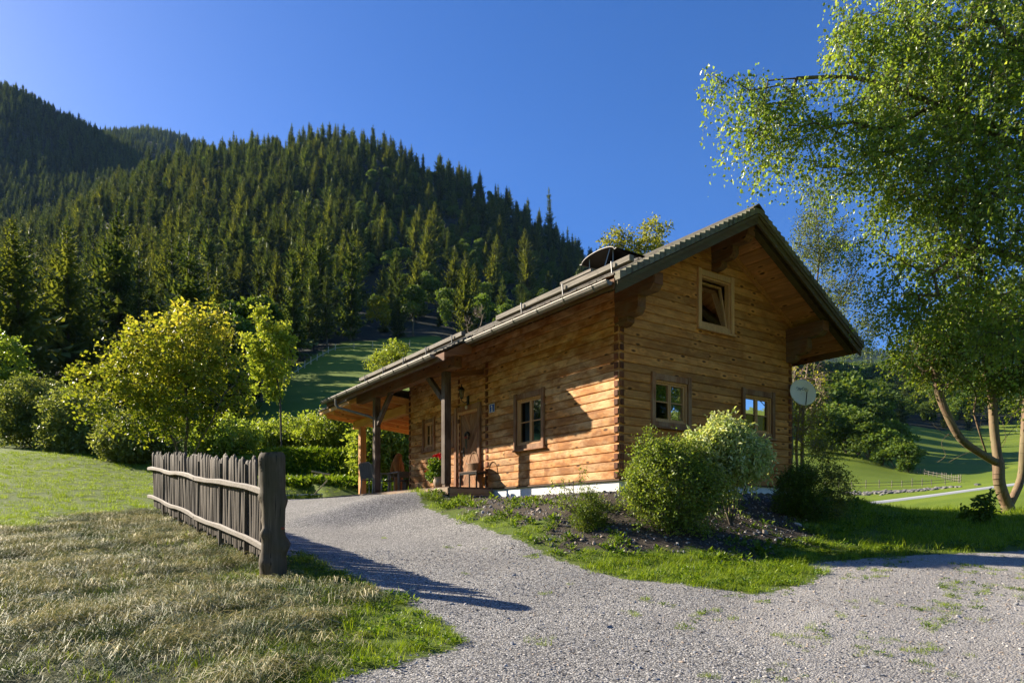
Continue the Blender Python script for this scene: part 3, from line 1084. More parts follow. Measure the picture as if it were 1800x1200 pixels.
def log_piece(face, a0, a1, z0, z1, rnd):
    """one rounded log; end cuts follow the roof slope when a0/a1 are functions of z"""
    f0 = a0 if callable(a0) else (lambda z: a0)
    f1 = a1 if callable(a1) else (lambda z: a1)
    h = z1 - z0
    b = .009 + rnd * .004
    prof = [(-.09, z0 + .001), (-.012, z0 + .001), (.001, z0 + .006), (b * .85, z0 + .018), (b, z0 + h * .38), (b, z0 + h * .68), (b * .8, z1 - .014), (.001, z1 - .006), (-.012, z1 - .002), (-.09, z1 - .002)]
    n = len(prof)
    mb = MB()
    vs = [wall_pt(face, f0(z), o, z) for o, z in prof] + [wall_pt(face, f1(z), o, z) for o, z in prof]
    fs = [(i, (i + 1) % n, n + (i + 1) % n, n + i) for i in range(n)] + [tuple(range(n)), tuple(range(2 * n - 1, n - 1, -1))]
    mb.add(vs, fs)
    return mb


def cut(a0, a1, holes):
    segs = [(a0, a1)]
    for h0, h1 in holes:
        out = []
        for s0_, s1_ in segs:
            if h1 <= s0_ or h0 >= s1_: out.append((s0_, s1_))
            else:
                if h0 > s0_ + .05: out.append((s0_, h0))
                if h1 < s1_ - .05: out.append((h1, s1_))
        segs = out
    return segs


WIN = {  # face, a0, a1, z0, z1 of the outer casing
    'wl': ('s', 2.244, 3.369, 1.60, 2.81),
    'wsm': ('s', 7.18, 7.89, 1.95, 2.80),
    'wnar': ('s', 6.10, 6.46, 1.94, 2.70),
    'g1': ('g', .81, 1.915, 1.84, 2.83),
    'g2': ('g', 3.523, 4.658, 1.84, 2.83),
    'gu': ('g', 2.12, 3.24, 3.93, 5.09),
}
DOOR = (4.805, 6.058, .80, 2.89)


def holes_at(face, zc):
    hs = []
    for f_, a0, a1, z0, z1 in WIN.values():
        if f_ == face and z0 + .03 < zc < z1 - .03: hs.append((a0 + .06, a1 - .06))
    if face == 's' and zc < DOOR[3] - .03: hs.append((DOOR[0] + .06, DOOR[1] - .06))
    return hs


rl = random.Random(5)
for i in range(21):
    z0 = Z0 + i * ROWH
    z1 = z0 + ROWH
    zc = (z0 + z1) / 2
    if z1 > RT(0) - .13: break
    for a0, a1 in cut(0.0, HL, holes_at('s', zc)):
        x = a0
        while x < a1 - 1e-6:
            L_ = rl.uniform(2.2, 4.8)
            e = a1 if a1 - (x + L_) < .9 else x + L_
            hb(log_piece('s', x + (.003 if x > a0 else 0), e, z0, z1, rl.random()), 'log', M['log_s'])
            x = e
for i in range(31):
    z0 = Z0 + i * ROWH
    z1 = z0 + ROWH
    zc = (z0 + z1) / 2
    lim = lambda z: max(0.0, RIDGE_T - (RIDGE_Z - .15 - z) / PITCH)
    if RIDGE_T - (RIDGE_Z - .15 - z1) / PITCH > RIDGE_T - .12: break
    sl = lim(z1) > 0.0
    for a0, a1 in cut(0.0, GWD, holes_at('g', zc)):
        x = a0
        while x < a1 - 1e-6:
            L_ = rl.uniform(2.0, 4.6)
            e = a1 if a1 - (x + L_) < .9 else x + L_
            f0 = x + (.003 if x > a0 else 0)
            f1 = e
            if sl and x == 0.0: f0 = (lambda z: lim(z))
            if sl and e == GWD: f1 = (lambda z: GWD - lim(z))
            if (f0(z1) if callable(f0) else f0) < (f1(z1) if callable(f1) else f1) - .05 and not (sl and callable(f1) and f1(z1) < x + .05) and not (sl and callable(f0) and f0(z1) > e - .05):
                hb(log_piece('g', f0, f1, z0, z1, rl.random()), 'log', M['log_g'])
            x = e
# plain rear and right walls, interior floor
mb = MB()
mb.box(GWD - .09, GWD, .1, HL, Z0, 4.45)
hb(mb, 'side_wall', M['log_s'])
mb = MB().prism([(.1, HL - .12, Z0), (GWD - .1, HL - .12, Z0), (GWD - .1, HL - .12, RT(GWD) - .2), (RIDGE_T, HL - .12, RT(RIDGE_T) - .2), (.1, HL - .12, RT(0) - .2)], (0, 0, 0), (0, .11, 0))
hb(mb, 'rear_wall', M['log_g'])
hb(MB().box(.1, GWD - .1, .1, HL - .13, .80, .86), 'room_floor', M['inner'])
hb(MB().box(.1, GWD - .1, .1, HL - .13, 3.32, 3.40), 'room_ceiling', M['inner'])
hb(MB().box(.1, GWD - .1, 4.55, 4.65, .87, 3.31), 'partition_wall', M['inner'])
hb(MB().box(.012, GWD - .012, .012, HL - .012, -.3, Z0 - .004), 'plinth', M['plaster'])
hb(MB().box(-.035, 0, 0.0, 4.30, Z0 - .022, Z0 + .002).box(-.035, GWD + .03, -.035, -.001, Z0 - .022, Z0 + .002), 'drip_board', M['darkwood_x'])
# crossing log ends at the corners and partitions
for i in range(18):
    z0 = Z0 + i * ROWH
    h0, h1 = z0 + .028, z0 + ROWH - .022
    for (sa, sb) in ((.004, .105), (4.50, 4.60), (5.84, 5.93), (8.69, 8.79)):
        if DOOR[0] < sa < DOOR[1] - .25 and h0 < DOOR[3]: continue
        m_ = MB().prism([(0, sa + .004, h0 + .012), (0, sb, h0), (0, sb, h1), (0, sa + .004, h1 - .012)], (-.026 - .008 * rl.random(), 0, 0), (-.01, 0, 0))
        hb(m_, 'log_end', M['log_end'])
    for (ta, tb) in ((.004, .10), (5.215, 5.315)):
        zz = ROWH * .5
        m_ = MB().prism([(ta + .004, 0, h0 + .012), (tb, 0, h0), (tb, 0, h1), (ta + .004, 0, h1 - .012)], (0, -.026 - .008 * rl.random(), 0), (0, -.01, 0))
        hb(m_, 'log_end', M['log_end'])
# plank end boards behind the partition rows keep the column readable
hb(MB().box(GWD + .001, GWD + .05, .004, .12, Z0, 3.9), 'corner_board', M['log_g'])

# ------------------------------------------------------------------ roof
S_A, S_B, STEP_S = -1.02, 11.0, 3.58
EAVE1, EAVE2, EAVE_R = -1.02, -1.66, 6.36


def slope_box(mb, t0, t1, s0, s1, d0, d1, mi=0):
    """slab under the roof line between vertical depths d0 (upper) and d1 (lower)"""
    poly = [(t0, s0, RT(t0) - d0), (t1, s0, RT(t1) - d0), (t1, s0, RT(t1) - d1), (t0, s0, RT(t0) - d1)]
    mb.prism(poly, (0, 0, 0), (0, s1 - s0, 0), mi)
    return mb


bw = .135
k = 0
t = RIDGE_T - .01
while t > EAVE2:
    t0 = max(t - bw, EAVE2)
    s0_ = S_A + .03 if t > EAVE1 + .01 else STEP_S
    hb(slope_box(MB(), t0 + .006, t - .006, s0_, S_B - .05, .106 + .013 * (k % 2), .130 + .013 * (k % 2)), 'roof_board', M['soffit'])
    t -= bw; k += 1
t = RIDGE_T + .01
while t < EAVE_R:
    t1 = min(t + bw, EAVE_R)
    hb(slope_box(MB(), t + .006, t1 - .006, S_A + .03, S_B - .05, .106 + .013 * (k % 2), .130 + .013 * (k % 2)), 'roof_board', M['soffit'])
    t += bw; k += 1
# rafters; the outermost pair is dark
for j, s in enumerate([-.90] + [round(-.06 + .86 * q, 3) for q in range(13)]):
    w = .10 if j else .13
    m_ = M['barge'] if j == 0 else M['beam_x']
    tl = EAVE1 + .05 if s < STEP_S - .1 else EAVE2 + .05
    dd = .29 if j == 0 else .25
    if j == 1:
        hb(slope_box(MB(), .0, RIDGE_T - .003, s, s + w * .5, .144, dd), 'rafter', M['soffit'])
        hb(slope_box(MB(), RIDGE_T + .003, 5.32, s, s + w * .5, .144, dd), 'rafter', M['soffit'])
        continue
    hb(slope_box(MB(), tl, RIDGE_T - .003, s, s + w, .144, dd), 'rafter', m_)
    hb(slope_box(MB(), RIDGE_T + .003, EAVE_R - .05, s, s + w, .144, dd), 'rafter', m_)
# barge boards
hb(slope_box(MB(), EAVE1 - .02, RIDGE_T - .002, S_A - .035, S_A + .01, .135, .335), 'barge_board', M['barge'])
hb(slope_box(MB(), RIDGE_T + .002, EAVE_R + .02, S_A - .035, S_A + .01, .135, .335), 'barge_board', M['barge'])
hb(slope_box(MB(), EAVE1 - .02, RIDGE_T - .002, S_A - .058, S_A - .037, .14, .21), 'barge_trim', M['barge'])
hb(slope_box(MB(), RIDGE_T + .002, EAVE_R + .02, S_A - .058, S_A - .037, .14, .21), 'barge_trim', M['barge'])
hb(slope_box(MB(), EAVE2, RIDGE_T - .002, S_B - .04, S_B, .075, .3), 'barge_board', M['barge'])
hb(slope_box(MB(), RIDGE_T + .002, EAVE_R, S_B - .04, S_B, .075, .3), 'barge_board', M['barge'])
# eave fascias
hb(slope_box(MB(), EAVE1 - .045, EAVE1 - .022, S_A, STEP_S, .08, .25), 'fascia', M['beam_y'])
hb(slope_box(MB(), EAVE2 - .045, EAVE2 - .022, STEP_S, S_B, .08, .25), 'fascia', M['beam_y'])
hb(slope_box(MB(), EAVE_R + .022, EAVE_R + .045, S_A, S_B, .08, .25), 'fascia', M['beam_y'])
# shingle courses: end shingles along the verge are single pieces, the field is one mass of them
rs = random.Random(9)


def shingle(t_up, t_dn, s0, s1, lift, thick=.028):
    """one shingle lying on the slope: upper edge t_up, lower edge t_dn"""
    zu, zd = RT(t_up) - .058, RT(t_dn) - .058 + lift
    mb = MB()
    mb.prism([(t_up, s0, zu - thick * .3), (t_up, s0, zu + thick * .3), (t_dn, s0, zd + thick), (t_dn, s0, zd)], (0, 0, 0), (0, s1 - s0, 0))
    return mb


expo = .148 * math.cos(math.atan(PITCH))
field = MB()
for side in (-1, 1):
    eave = (EAVE2 if side < 0 else EAVE_R)
    nrow = int(abs(eave - RIDGE_T) / expo) + 1
    for r_ in range(nrow):
        tu = RIDGE_T + side * (r_ * expo - .02)
        td = RIDGE_T + side * ((r_ + 1) * expo + .03)
        if side < 0 and td < EAVE2 - .06: td = EAVE2 - .06
        s = S_A - .07
        if side < 0 and td < EAVE1 - .07: s = STEP_S
        first = s < 0
        while s < S_B + .03:
            w = rs.uniform(.09, .19)
            e = min(s + w, S_B + .05)
            lift = .034 + rs.uniform(0, .016)
            tj = td + side * rs.uniform(-.012, .015)
            if first:
                e = s + .13
                m_ = MB()
                zu = RT(tu) - .055; zd = RT(tj) - .055
                m_.prism([(tu + side * .012, s, zu - .075), (tu + side * .012, s, zu + .004), (tj, s, zd + lift + .03), (tj, s, zd - .070)], (0, 0, 0), (0, .13, 0))
                hb(m_, 'verge_shingle', M['rake_shingle'])
                first = False
            else:
                q = shingle(tu, tj, s + .003, e - .003, lift)
                field.add(q.v, q.f)
            s = e
tag(hb(field, 'shingles', M['shingle']), kind='stuff')
rc = MB()
for s in np.arange(S_A - .06, S_B, .42):
    rc.prism([(RIDGE_T - .17, s, RT(RIDGE_T - .17) + .012), (RIDGE_T, s, RIDGE_Z + .02), (RIDGE_T + .17, s, RT(RIDGE_T + .17) + .012), (RIDGE_T + .17, s, RT(RIDGE_T + .17) + .035), (RIDGE_T, s, RIDGE_Z + .05), (RIDGE_T - .17, s, RT(RIDGE_T - .17) + .035)], (0, 0, 0), (0, .415, 0))
hb(rc, 'ridge_cap', M['shingle'])


# purlins with stepped ends
def purlin(name, t0, t1, z0, z1, s_end, s_in, mat, carved=True):
    mb = MB()
    h = z1 - z0
    if carved:
        prof = [(s_in, z1), (s_end, z1), (s_end - .0, z0 + h * .35), (s_end + .05, z0 + h * .12), (s_end + .10, z0), (s_in, z0)]
    else:
        prof = [(s_in, z1), (s_end, z1), (s_end, z0), (s_in, z0)]
    mb.prism([(t0, s, z) for s, z in prof], (0, 0, 0), (t1 - t0, 0, 0))
    return hb(mb, name, mat)


for (t0, t1, ztop, zmid, zlow, s1_, s2_) in ((-.03, .20, 4.34, 4.04, 3.72, -.90, -.50), (5.11, 5.34, 4.34, 4.04, 3.72, -.90, -.52), (2.55, 2.77, 5.80, 5.50, 5.27, -.90, -.54)):
    purlin('purlin', t0, t1, zmid, ztop, s1_, .1, M['beam_y'])
    purlin('corbel', t0 + .015, t1 - .015, zlow, zmid - .004, s2_, .1, M['beam_y'])
    purlin('corbel', t0 + .02, t1 - .02, zlow - .14, zlow - .004, s2_ + .28, .1, M['beam_y'])
# light end grain on the purlin heads
for (t0, t1, z0, z1, s_) in ((-.03, .20, 4.12, 4.33, -.90), (5.11, 5.34, 4.12, 4.33, -.90), (2.55, 2.77, 5.58, 5.79, -.90)):
    hb(MB().box(t0 + .01, t1 - .01, s_ - .012, s_ - .001, z0, z1), 'purlin_head', M['beam_x'])

# porch purlin, posts, braces
purlin('porch_beam', -1.13, -.93, 3.47, 3.73, 10.05, 4.15, M['beam_y'], False)
for s in (4.72, 8.78):
    p = hb(MB().box(-1.115, -.945, s - .085, s + .085, .86, 3.468, bev=.006), 'porch_post', M['beam_z'])
    hb(MB().box(-1.10, -.96, s - .07, s + .07, .74, .862), 'post_foot', M['darkwood_x'])
hb(MB().bar((-1.03, 4.80, 2.80), (-1.03, 5.62, 3.50), .10, .13, 0, .004), 'brace', M['beam_z'])
hb(MB().bar((-1.03, 8.70, 2.70), (-1.03, 7.75, 3.50), .10, .13, 0, .004), 'brace', M['beam_z'])
hb(MB().bar((-1.03, 4.74, 3.40), (0, 4.74, 3.60), .09, .12), 'tie_beam', M['beam_x'])
# recess corner post where the porch roof drops


# gutters with brackets
def gutter(t, s0, s1, z, rad=.068):
    mb = MB()
    n = 10
    pr = []
    for k_ in range(n + 1):
        a = math.pi + math.pi * k_ / n
        pr.append((t + math.cos(a) * rad, z + math.sin(a) * rad))
    bead = [(pr[0][0] - .012, pr[0][1] + .004), (pr[0][0] - .010, pr[0][1] + .016)]
    pr = bead[::-1] + pr
    outer = pr
    inner = [(a + (t - a) * .05, b + (z - b) * .05 + .001) for a, b in pr]
    loop = outer + inner[::-1]
    m = len(loop)
    vs = [(a, s0, b) for a, b in loop] + [(a, s1, b) for a, b in loop]
    fs = [(i, (i + 1) % m, m + (i + 1) % m, m + i) for i in range(m)]
    mb.add(vs, fs)
    for se in (s0, s1 - .01):
        mb.prism([(a, se, b) for a, b in outer], (0, 0, 0), (0, .01, 0))
    g = hb(mb, 'gutter', M['zinc'], smooth=True)
    s = s0 + .35
    while s < s1:
        b_ = MB()
        pts = [(t + math.cos(math.pi + math.pi * k_ / 8) * (rad + .008), s, z + math.sin(math.pi + math.pi * k_ / 8) * (rad + .008)) for k_ in range(9)]
        b_.tube([(t - rad - .012, s, z + .03)] + pts + [(t + rad + .02, s, z + .05)], .008, 4)
        ob = b_.build('gutter_bracket', M['zinc'], g, False, HO)
        s += .78


gutter(-1.145, S_A + .02, STEP_S + .10, 3.905)
gutter(-1.79, STEP_S + .35, S_B + .08, 3.60)
# sheet metal where the two gutters meet
hb(MB().prism([(-1.70, 4.05, 3.72), (-1.06, 3.60, 4.04), (-.96, 3.60, 4.06), (-.96, 4.1, 4.06), (-1.66, 4.1, 3.73)], (0, 0, -.022), (0, 0, .022)), 'flashing', M['zinc'])
hb(MB().prism([(-1.70, STEP_S - .03, 3.50), (-1.03, STEP_S - .03, 3.66), (-1.03, STEP_S - .03, 3.97), (-1.70, STEP_S - .03, 3.60)], (0, -.001, 0), (0, .0, 0)), 'step_board', M['beam_x'])
# downpipe
hb(MB().tube([(-1.79, 9.95, 3.55), (-1.79, 9.95, 3.36), (-1.74, 9.9, 3.28), (-1.16, 9.08, 2.98), (-1.05, 8.92, 2.90), (-1.03, 8.90, 2.80), (-1.03, 8.90, .80)], .038, 10), 'downpipe', M['zinc'], smooth=True)
# snow guard beams on steel hooks
for s0_, s1_ in ((-.98, 3.15), (4.62, 11.0)):
    m_ = MB().bar((-.62, s0_, RT(-.62) + .115), (-.62, s1_, RT(-.62) + .105), .11, .11, 0, .012)
    g = hb(m_, 'snow_guard', M['grey_y'])
    s = s0_ + .4
    while s < s1_:
        tt = -.62
        b_ = MB()
        b_.bar((tt - .08, s, RT(tt - .08) - .01), (tt - .10, s, RT(tt) + .16), .03, .012)
        b_.bar((tt - .08, s, RT(tt) - .01), (tt + .3, s, RT(tt + .3) + .01), .03, .012)
        b_.build('snow_hook', M['steel'], g, False, HO)
        s += 1.35
hb(MB().bar((-.52, .15, RT(-.5) + .21), (-.52, 1.05, RT(-.5) + .21), .07, .05), 'loose_batten', M['grey_y'])
# chimney with arched sheet hood
ch = hb(MB().box(.85, 1.35, 1.02, 1.54, 4.6, 5.20), 'chimney', M['stone'])
MB().box(.80, 1.40, .97, 1.59, 5.20, 5.25).build('chimney_cap', M['stone'], ch, False, HO)
mb = MB()
arc = []
for k_ in range(13):
    a = math.pi * (1 - k_ / 12)
    arc.append((1.28 + math.cos(a) * .50, 5.41 + math.sin(a) ** .9 * .13))
arc = [(arc[0][0] - .06, arc[0][1] + .012)] + arc + [(arc[-1][0] + .06, arc[-1][1] + .012)]
vs = []
for tt in (.60, 1.50):
    vs += [(tt, a, b) for a, b in arc] + [(tt, a, b - .014) for a, b in arc]
n_ = len(arc)
fs = []
for i in range(n_ - 1):
    fs += [(i, i + 1, 2 * n_ + i + 1, 2 * n_ + i), (n_ + i, 3 * n_ + i, 3 * n_ + i + 1, n_ + i + 1), (i, n_ + i, n_ + i + 1, i + 1), (2 * n_ + i, 2 * n_ + i + 1, 3 * n_ + i + 1, 3 * n_ + i)]
mb.add(vs, fs)
MBh = mb.build('hood', M['hood'], ch, True, HO)
lg = MB()
for tt in (.70, 1.40):
    for ss in (.92, 1.64):
        lg.tube([(tt, ss, 4.9), (tt, ss, 5.50)], .012, 4)
lg.build('hood_leg', M['steel'], ch, False, HO)
lg = MB().tube([(.42, .95, 4.85), (.55, .85, 5.42)], .012, 4)
lg.build('hood_stay', M['steel'], ch, False, HO)


# ------------------------------------------------------------------ windows and door
def plank_box(face, a0, a1, o0, o1, z0, z1, bev=.004):
    mb = MB()
    if face == 's': mb.box(-o1, -o0, a0, a1, z0, z1, bev=bev)
    else: mb.box(a0, a1, -o1, -o0, z0, z1, bev=bev)
    return mb


def ring(face, a0, a1, z0, z1, w, o0, o1):
    """rectangular frame in one piece"""
    mb = MB()
    vs = []
    for o in (o0, o1):
        vs += [wall_pt(face, a, o, z) for a, z in ((a0, z0), (a1, z0), (a1, z1), (a0, z1))]
        vs += [wall_pt(face, a, o, z) for a, z in ((a0 + w, z0 + w), (a1 - w, z0 + w), (a1 - w, z1 - w), (a0 + w, z1 - w))]
    fs = []
    for k in range(4):
        j = (k + 1) % 4
        fs += [(k, j, 4 + j, 4 + k), (8 + k, 12 + k, 12 + j, 8 + j), (k, 8 + k, 8 + j, j), (4 + k, 4 + j, 12 + j, 12 + k)]
    return mb.add(vs, fs)


def window(key, cw=.095, hw=.12, sw=.075, leaves=2, bars=1, curtain=True, tilt=False, cas='casing'):
    face, a0, a1, z0, z1 = WIN[key]
    f0, f1, g0, g1 = a0 + cw, a1 - cw, z0 + sw, z1 - hw
    fw = .032
    w = hb(ring(face, f0, f1, g0, g1, fw, -.09, .012), 'window', M['frame'])

    def sub(nm, m_, mat): return m_.build(nm, mat, w, False, HO)
    sub('jamb', plank_box(face, a0, a0 + cw - .001, -.08, .062, z0 - .02, z1 + .02), M[cas])
    sub('jamb', plank_box(face, a1 - cw + .001, a1, -.08, .062, z0 - .02, z1 + .02), M[cas])
    sub('lintel', plank_box(face, a0 + cw + .002, a1 - cw - .002, -.08, .05, z1 - hw, z1), M[cas])
    sub('sill', plank_box(face, a0 - .03, a1 + .03, -.08, .085, z0 - .06, z0 - .022), M[cas])
    sub('apron', plank_box(face, a0 + cw + .002, a1 - cw - .002, -.08, .045, z0 - .018, z0 + sw), M[cas])
    x0, x1, y0, y1 = f0 + fw, f1 - fw, g0 + fw, g1 - fw
    lw = (x1 - x0) / leaves
    for j in range(leaves):
        s0_, s1_ = x0 + j * lw + .003, x0 + (j + 1) * lw - .003
        st = .038
        sm = ring(face, s0_, s1_, y0, y1, st, -.075, -.02)
        gm = MB().add([wall_pt(face, a, -.048, z) for a, z in ((s0_ + st, y0 + st), (s1_ - st, y0 + st), (s1_ - st, y1 - st), (s0_ + st, y1 - st))], [(0, 1, 2, 3)])
        if tilt:      # hopper sash leaning into the room
            for m_ in (sm, gm):
                m_.v = [(p[0] , p[1] + (p[2] - y0) * .17, p[2]) for p in m_.v]
            sub('sash', sm, M['frame']); 
            sub('pane', gm, M['glass'])
        else:
            sub('sash', sm, M['frame'])
            for b_ in range(bars):
                zb = y0 + st + (y1 - y0 - 2 * st) * (b_ + 1) / (bars + 1)
                sub('glazing_bar', plank_box(face, s0_ + st, s1_ - st, -.066, -.03, zb - .011, zb + .011), M['frame'])
                sub('pane', MB().add([wall_pt(face, a, -.048, z) for a, z in ((s0_ + st, zb + .011), (s1_ - st, zb + .011), (s1_ - st, y1 - st), (s0_ + st, y1 - st))], [(0, 1, 2, 3)]), M['glass'])
            zb = y0 + st + (y1 - y0 - 2 * st) / (bars + 1)
            sub('pane', MB().add([wall_pt(face, a, -.048, z) for a, z in ((s0_ + st, y0 + st), (s1_ - st, y0 + st), (s1_ - st, zb - .011), (s0_ + st, zb - .011))], [(0, 1, 2, 3)]), M['glass'])
    if curtain:
        for c0, c1 in ([(x1 - (x1 - x0) * .42, x1 - .02)] if face == 's' else [(x1 - (x1 - x0) * .36, x1 - .02)]):
            vs, fs = [], []
            nn = 22
            for q in range(nn + 1):
                a = c0 + (c1 - c0) * q / nn
                o = -.17 + .02 * math.sin(q * 1.9)
                vs += [wall_pt(face, a, o, y0 - .02), wall_pt(face, a, o, y1 + .05)]
            for q in range(nn): fs.append((2 * q, 2 * q + 2, 2 * q + 3, 2 * q + 1))
            ob = sub('curtain', MB().add(vs, fs), M['curtain'])
    return w


window('wl')
window('wsm', .09, .09, .08, 2, 1, False)
window('g1')
window('g2')
window('gu', .10, .11, .07, 1, 0, False, True, 'frame')
# narrow ventilation window beside the porch post
window('wnar', .09, .09, .07, 1, 1, False)

# door
door = hb(MB().add([wall_pt('s', a, -.06, z) for a, z in ((DOOR[0] + .18, DOOR[2]), (DOOR[1] - .18, DOOR[2]), (DOOR[1] - .18, DOOR[3] - .2), (DOOR[0] + .18, DOOR[3] - .2))], [(0, 1, 2, 3)]), 'door', M['door'])
for nm_, q, mt_ in (('jamb', plank_box('s', DOOR[0], DOOR[0] + .11, -.10, .075, DOOR[2], DOOR[3]), 'casing'), ('jamb', plank_box('s', DOOR[1] - .11, DOOR[1], -.10, .075, DOOR[2], DOOR[3]), 'casing'),
                    ('lintel', plank_box('s', DOOR[0] + .112, DOOR[1] - .112, -.10, .06, DOOR[3] - .13, DOOR[3]), 'casing'),
                    ('door_frame', plank_box('s', DOOR[0] + .112, DOOR[0] + .18, -.10, .03, DOOR[2], DOOR[3] - .13), 'frame'), ('door_frame', plank_box('s', DOOR[1] - .18, DOOR[1] - .112, -.10, .03, DOOR[2], DOOR[3] - .13), 'frame'),
                    ('head_frame', plank_box('s', DOOR[0] + .182, DOOR[1] - .182, -.10, .03, DOOR[3] - .20, DOOR[3] - .13), 'frame')):
    q.build(nm_, M[mt_], door, False, HO)


def clip_poly(poly, nx, nz, c):
    """keep the side nx*x + nz*z >= c"""
    out = []
    for i in range(len(poly)):
        p, q = poly[i], poly[(i + 1) % len(poly)]
        fp_, fq = nx * p[0] + nz * p[1] - c, nx * q[0] + nz * q[1] - c
        if fp_ >= 0: out.append(p)
        if (fp_ >= 0) != (fq >= 0):
            u = fp_ / (fp_ - fq)
            out.append((p[0] + (q[0] - p[0]) * u, p[1] + (q[1] - p[1]) * u))
    return out


da0, da1, dz0, dz1 = DOOR[0] + .185, DOOR[1] - .185, DOOR[2] + .10, DOOR[3] - .205
dm, dzm = (da0 + da1) / 2, 1.70
for (qa0, qa1, qz0, qz1, sx_, sz_) in ((da0, dm, dzm, dz1, 1, 1), (dm, da1, dzm, dz1, -1, 1), (da0, dm, dz0, dzm, 1, -1), (dm, da1, dz0, dzm, -1, -1)):
    # planks run down towards the middle of the door in the upper half, up towards it in the lower
    nx, nz = sx_ * .82 * sz_, .57
    vals = [nx * a + nz * z for a in (qa0, qa1) for z in (qz0, qz1)]
    c = min(vals)
    while c < max(vals):
        poly = [(qa0, qz0), (qa1, qz0), (qa1, qz1), (qa0, qz1)]
        poly = clip_poly(poly, nx, nz, c + .003)
        poly = clip_poly(poly, -nx, -nz, -(c + .093)) if poly else poly
        if len(poly) >= 3:
            MB().prism([wall_pt('s', a, 0, z) for a, z in poly], (.058, 0, 0), (.030 + .004 * rl.random(), 0, 0)).build('plank', M['door'], door, False, HO)
        c += .096
MB().box(-.0, .055, da0, da1, DOOR[2] + .005, DOOR[2] + .095).build('kick_board', M['door'], door, False, HO)
MB().tube([(.02, 5.72, 1.75), (-.04, 5.72, 1.75), (-.04, 5.62, 1.75)], .010, 6).box(.012, .028, 5.695, 5.745, 1.64, 1.86).build('handle', M['black'], door, True, HO)

# terrace deck in front of the door and under the canopy
deck = lobj('terrace_deck', (-.6, 6.5, .55))
tag(deck, 'weathered board deck in front of the chalet door', 'deck')
DO = (-.6, 6.5, .55)
for k_ in range(9):
    t0 = -1.20 + k_ * .128
    MB().box(t0, t0 + .122, 4.28, 8.78, .745, .780, bev=.004).build('board', M['darkwood_x'], deck, False, DO)
for (z0, z1) in ((.62, .742), (.50, .615)):
    MB().box(-1.19, -.04, 4.262, 4.30, z0, z1, bev=.004).build('side_board', M['deck'], deck, False, DO)
MB().box(-1.235, -1.203, 4.28, 13.0, .60, .755, bev=.004).build('edge_board', M['deck'], deck, False, DO)
for k_ in range(36):
    s0_ = 8.80 + k_ * .128
    MB().box(-1.20, 4.6, s0_, s0_ + .122, .745, .780).build('board', M['deck'], deck, False, DO)

hb(MB().prism([(GWD, -.03, .62)] + [(GWD - k_ * .08, -.03, .60 + .02 * math.sin(k_ * 1.9)) for k_ in range(int(2.2 / .08))] + [(GWD - 2.2, -.03, .2), (GWD, -.03, .2)], (0, 0, 0), (0, .03, 0)), 'drain_sheet', M['membrane'])

# ------------------------------------------------------------------ canopy of fresh larch beyond the far gable
can = lobj('terrace_canopy', (0, 12.4, .78))
tag(can, 'fresh larch lean-to canopy over the terrace at the far end of the chalet', 'canopy')
KO = (0, 12.4, .78)


def kb(m_, nm, mat): return m_.build(nm, mat, can, False, KO)


def CT(t): return 3.52 - .11 * t          # underside of the roof boards


kb(MB().box(-.10, .10, 12.30, 12.50, .782, 3.12, bev=.008), 'post', M['new_z'])
kb(MB().box(-.10, .10, 8.86, 13.0, 3.122, 3.38, bev=.006), 'beam', M['new'])
for tt in (2.2, 4.4):
    kb(MB().box(tt, tt + .16, 12.30, 12.46, .782, 2.86, bev=.006), 'post', M['new_z'])
    kb(MB().box(tt, tt + .16, 8.95, 9.10, .782, 2.86, bev=.006), 'post', M['new_z'])
    kb(MB().box(tt, tt + .16, 8.86, 13.0, 2.862, CT(tt) - .17, bev=.006), 'beam', M['new'])
for k_ in range(7):
    s = 8.95 + k_ * .72
    kb(MB().prism([(-.90, s, CT(-.9) - .15), (4.7, s, CT(4.7) - .15), (4.7, s, CT(4.7) - .002), (-.90, s, CT(-.9) - .002)], (0, 0, 0), (0, .08, 0)), 'rafter', M['new_x'])
t = -1.0
while t < 4.8:
    kb(MB().prism([(t + .002, 8.84, CT(t)), (t + .138, 8.84, CT(t + .14)), (t + .138, 8.84, CT(t + .14) + .024), (t + .002, 8.84, CT(t) + .024)], (0, 0, 0), (0, 4.75, 0)), 'roof_board', M['new'])
    t += .14
kb(MB().box(-1.045, -1.005, 8.84, 13.6, CT(-1) - .05, CT(-1) + .07, bev=.003), 'fascia', M['new'])
kb(MB().box(-1.085, -1.047, 8.84, 13.6, CT(-1) + .075, CT(-1) + .13, bev=.003).box(-1.04, 4.9, 8.84, 13.62, CT(-1) + .135, CT(-1) + .15), 'edge_trim', M['zinc'])

# ================================================================== paling fence
FP0 = np.array([-2.93, 8.35]); FP1 = np.array([-8.50, 16.2])
fdir = (FP1 - FP0) / np.linalg.norm(FP1 - FP0)
fnor = np.array([-fdir[1], fdir[0]])          # towards the lawn side (left, towards the camera)
if fnor @ (-FP0) < 0: fnor = -fnor
FLEN = float(np.linalg.norm(FP1 - FP0))
f0 = Vector((FP0[0], FP0[1], gz(*FP0)))
fence = empty('picket_fence', f0)
tag(fence, 'old silver grey paling fence with two wavy rails beside the gravel drive', 'fence')


def fpt(d, o=0.0, z=0.0):
    p = FP0 + fdir * d + fnor * o
    return Vector((p[0], p[1], gz(*(FP0 + fdir * d)) + z))


